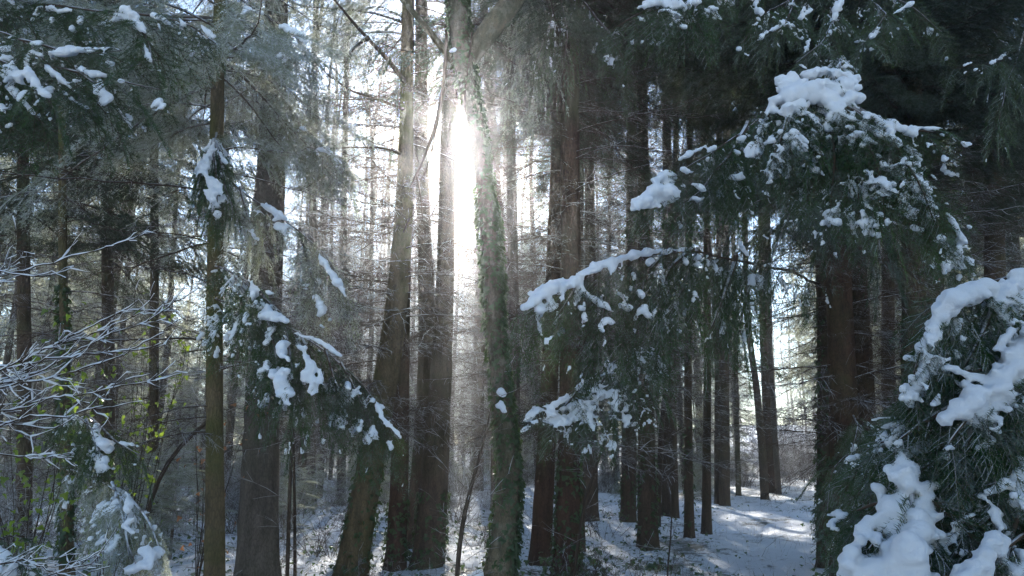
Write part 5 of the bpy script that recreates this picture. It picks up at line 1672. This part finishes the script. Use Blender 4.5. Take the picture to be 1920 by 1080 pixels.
# brush mound at the end of the track
for k, (px, py, d, sc) in enumerate([(1400, 900, 33, 1.6), (1440, 905, 34, 1.3), (1470, 905, 36, 1.8), (1500, 900, 37, 2.0), (1530, 900, 36, 2.0), (1490, 890, 42, 3.0), (1450, 890, 44, 3.0), (1530, 890, 45, 3.2), (1420, 890, 40, 2.2), (1380, 895, 36, 1.8), (1510, 880, 50, 4.0), (1470, 880, 52, 4.0)]):
    p = P(px, py, d)
    o = link('brush_thicket', SHR[k % 4], None, (p[0], d, float(gz(p[0], d))), (0, 0, k * 1.3), sc)
    tag(o, ('low' if d < 36 else 'tall' if d < 44 else 'highest') + ' sunlit tangled thicket closing the snowy track, ' + spot(px), 'shrub', 'thickets at the end of the track')


# holly with lit green leaves at left
def holly(label, px, py, d, n, spread, h, seed, leaf=HOL, name='holly_bush', cat='bush'):
    rng = np.random.default_rng(seed)
    b0 = P(px, py, d)
    base = np.array([b0[0], b0[1], float(gz(b0[0], b0[1]))])
    root = thing(name, label, cat, base)
    st = Buf()
    cnt_ = 0
    for k in range(9):
        az = rng.uniform(0, 6.28)
        c = curve((0, 0, -0.05), (math.cos(az) * spread / h * 0.8, math.sin(az) * 0.5 * spread / h, 1), h * rng.uniform(0.7, 1.1), 8, 0.1, 0.06, rng)
        st.tube(c, np.linspace(0.006, 0.002, 9), 4)
        for q in range(n // 9):
            j = rng.integers(2, 9)
            dv = unit(rng.normal(0, 1, 3) + np.array([0, 0, 0.2]))
            e = c[j] + dv * rng.uniform(0.03, 0.3)
            if q % 4 == 0:
                st.tube(np.stack([c[j], e]), (0.003, 0.0015), 3)
            if cnt_ < 290:
                o_ = link(leaf.name.split('.')[0], leaf, root, e, None, rng.uniform(0.7, 1.5))
                o_.rotation_mode = 'QUATERNION'
                o_.rotation_quaternion = facing(dv, rng)
                cnt_ += 1
    link('stems', st.mesh('stems', 'twig_bare'), root)


holly('holly bush with sunlit green leaves at the lower left edge', 40, 1080, 7.2, 280, 1.0, 3.2, 71)
holly('holly bush with bright leaves right of the thin left trunk', 200, 1080, 8.0, 250, 0.9, 2.9, 72)
holly('tall sparse holly below the frosted twigs, lit yellow green', 245, 1060, 8.6, 150, 0.5, 3.6, 73)
holly('young beech holding rusty dry leaves beside the slim trunk', 372, 1060, 9.0, 54, 0.5, 2.2, 74, BEE, 'beech_sapling', 'sapling')
# brambles at the bottom right
holly('dark green bramble sprays poking from snow at the bottom right', 1440, 1110, 7.6, 150, 1.1, 0.42, 75, BRA, 'bramble', 'bramble')
holly('low bramble patch under the stout trunk of the clearing', 1230, 1030, 11.5, 130, 1.2, 0.35, 76, BRA, 'bramble', 'bramble')
holly('bramble tangle at the foot of the great trio', 1545, 1060, 8.8, 160, 0.8, 0.6, 77, BRA, 'bramble', 'bramble')
holly('bramble tangle at the feet of the close dark pair', 1075, 1075, 9.4, 150, 0.8, 0.5, 78, BRA, 'bramble', 'bramble')


# ------------------------------------------------------------------ ground cover
def scatter_px(n, rng, dens_fn, xr=(-100, 1600), dr=(7.5, 34)):
    out = []
    while len(out) < n:
        px = rng.uniform(*xr)
        d = dr[0] * (dr[1] / dr[0]) ** rng.random()
        x = (px - CX) / F_PX * d
        if rng.random() < dens_fn(px, d, x):
            out.append((x, d))
    return np.array(out)


def path_free(px, d, x):
    pc = 3.2 + 0.27 * (d - 8)
    c = 1 - 0.93 * math.exp(-((x - pc) / 1.5) ** 2)
    clump = 0.5 + 0.5 * math.sin(x * 2.3 + math.sin(d * 1.9) * 2) * math.sin(d * 1.7 + x)
    return c * (0.15 + 0.85 * clump)


rng = np.random.default_rng(90)
# low leaves
pp = scatter_px(5200, rng, path_free)
zz = gz(pp[:, 0], pp[:, 1])
lp = np.stack([pp[:, 0], pp[:, 1], zz + rng.uniform(0.0, 0.14, len(pp))], 1)
me = leaf_cloud(BRA, lp, np.tile((0, -0.2, 1.0), (len(lp), 1)) + rng.normal(0, 0.5, (len(lp), 3)), rng.uniform(0.5, 1.3, len(lp)), rng, 'ground_ivy')
o = link('ground_ivy', me)
tag(o, 'low ivy and bramble leaves pushing through the snow', 'ground cover')
o['kind'] = 'stuff'
# blades and weed stalks
b = Buf()
pp = scatter_px(5200, rng, lambda px, d, x: 0.25 + 0.75 * path_free(px, d, x))
for (x, y) in pp:
    z = float(gz(x, y))
    h = rng.uniform(0.05, 0.30)
    dx, dy = rng.normal(0, 0.35, 2) * h
    w = 0.0022
    b.add([(x - w, y, z), (x + w, y, z), (x + dx + w * .5, y + dy, z + h)], None, [(0, 1, 2)])
o = link('dry_grass', b.mesh('dry_grass', 'grass_dry', False))
tag(o, 'dry grass blades sticking out of the snow', 'grass')
o['kind'] = 'stuff'
# twiggy litter
b = Buf()
pp = scatter_px(1300, rng, path_free)
for (x, y) in pp:
    z = float(gz(x, y)) + 0.01
    az = rng.uniform(0, 6.28)
    c = curve((x, y, z), (math.cos(az), math.sin(az), rng.uniform(0.0, 0.9)), rng.uniform(0.15, 0.7), 4, 0.2, 0.12, rng)
    b.tube(c, np.linspace(0.0035, 0.0012, 5), 3)
o = link('fallen_twigs', b.mesh('fallen_twigs', 'twig_dark'))
tag(o, 'fallen twigs and thin bramble canes on the snow', 'twigs')
o['kind'] = 'stuff'

# dark low shrubs along the foot of things
for k, (px, py, d, sc) in enumerate([(1130, 985, 15, 1.0), (1030, 1000, 15.5, 1.1), (905, 1000, 12.5, 1.0), (600, 1020, 12, 1.2), (1240, 1075, 8.2, 0.9), (1090, 1080, 8.6, 1.0), (1170, 1078, 8.4, 0.8), (700, 1070, 9.5, 0.8)]):
    p = P(px, py, d)
    o = link('twiggy_shrub', SHRD[k % 2], None, (p[0], d, float(gz(p[0], d))), (0, 0, k * 2.1), sc)
    tag(o, ['dark bare shrub by the second trunk right of the pair', 'dark bare shrub behind the close pair', 'dark bare shrub left of the ivy tree foot', 'dark bare shrub between thick and leaning trunks',
            'thin bare canes at the bottom edge of the clearing', 'bare canes right of the close pair at the bottom', 'bare canes at the bottom between pair and clearing', 'bare shrub at the foot of the leaning trunk'][k], 'shrub')

# ------------------------------------------------------------------ sun ball and haze
import bmesh
bm = bmesh.new()
bmesh.ops.create_icosphere(bm, subdivisions=4, radius=13.0)
me = bpy.data.meshes.new('sun')
bm.to_mesh(me)
bm.free()
me.materials.append(MAT['sun_glow'])
o = link('sun', me, None, CAM + sd * 1400)
o['kind'] = 'structure'

# keep the line of sight to the sun open: lift away the branches that happened to grow across it
bpy.context.view_layer.update()
dg = bpy.context.evaluated_depsgraph_get()
removed = 0
for kx in range(-2, 2):
    for ky in range(-2, 3):
        dv = Vector(pdir(SUN_PX[0] + kx * 5, SUN_PX[1] + ky * 5)).normalized()
        org = Vector(CAM)
        for it in range(40):
            hit, loc, nor, idx, ob, mt = S.ray_cast(dg, org, dv, distance=1300)
            if not hit:
                break
            nm = ob.name.split('.')[0]
            if nm in ('dead_branch', 'live_bough', 'crown', 'dead_branches', 'twigs') and ob.parent:
                if nm in ('crown', 'dead_branches', 'twigs'):
                    ob.rotation_euler[2] += 0.9
                    bpy.context.view_layer.update()
                    dg = bpy.context.evaluated_depsgraph_get()
                    if it > 25:
                        org = loc + dv * 0.02
                    else:
                        org = Vector(CAM)
                else:
                    bpy.data.objects.remove(ob)
                    removed += 1
                    bpy.context.view_layer.update()
                    dg = bpy.context.evaluated_depsgraph_get()
            else:
                org = loc + dv * 0.02
print('removed across the sun:', removed)

hb = Buf()
x0, x1, y0, y1, z0, z1 = -141, 141, -129, 153, -6, 27
hb.add([(x0, y0, z0), (x1, y0, z0), (x1, y1, z0), (x0, y1, z0), (x0, y0, z1), (x1, y0, z1), (x1, y1, z1), (x0, y1, z1)],
       [(0, 3, 2, 1), (4, 5, 6, 7), (0, 1, 5, 4), (1, 2, 6, 5), (2, 3, 7, 6), (3, 0, 4, 7)])
o = link('haze', hb.mesh('haze', 'haze_air', False))
o['kind'] = 'stuff'
o['label'] = 'thin cold mist filling the wood'

byl = {}
for o in S.objects:
    if o.get('category') and o.get('label') and o.get('group') != 'spruces around the viewpoint':
        byl.setdefault(o['label'], []).append(o)
words = ['nearest', 'second nearest', 'third nearest', 'fourth nearest', 'fifth nearest', 'sixth nearest']
for lb, os_ in byl.items():
    if 1 < len(os_) <= 7 and len(lb.split()) <= 12:
        os_.sort(key=lambda o_: (o_.location - cam.location).length)
        for i_, o_ in enumerate(os_):
            o_['label'] = lb + ', ' + ('farthest' if i_ == len(os_) - 1 else words[i_]) + ' such one'

tot = 0
for me in bpy.data.meshes:
    tot += len(me.polygons)
print('faces in mesh data', tot, 'objects', len(bpy.data.objects))
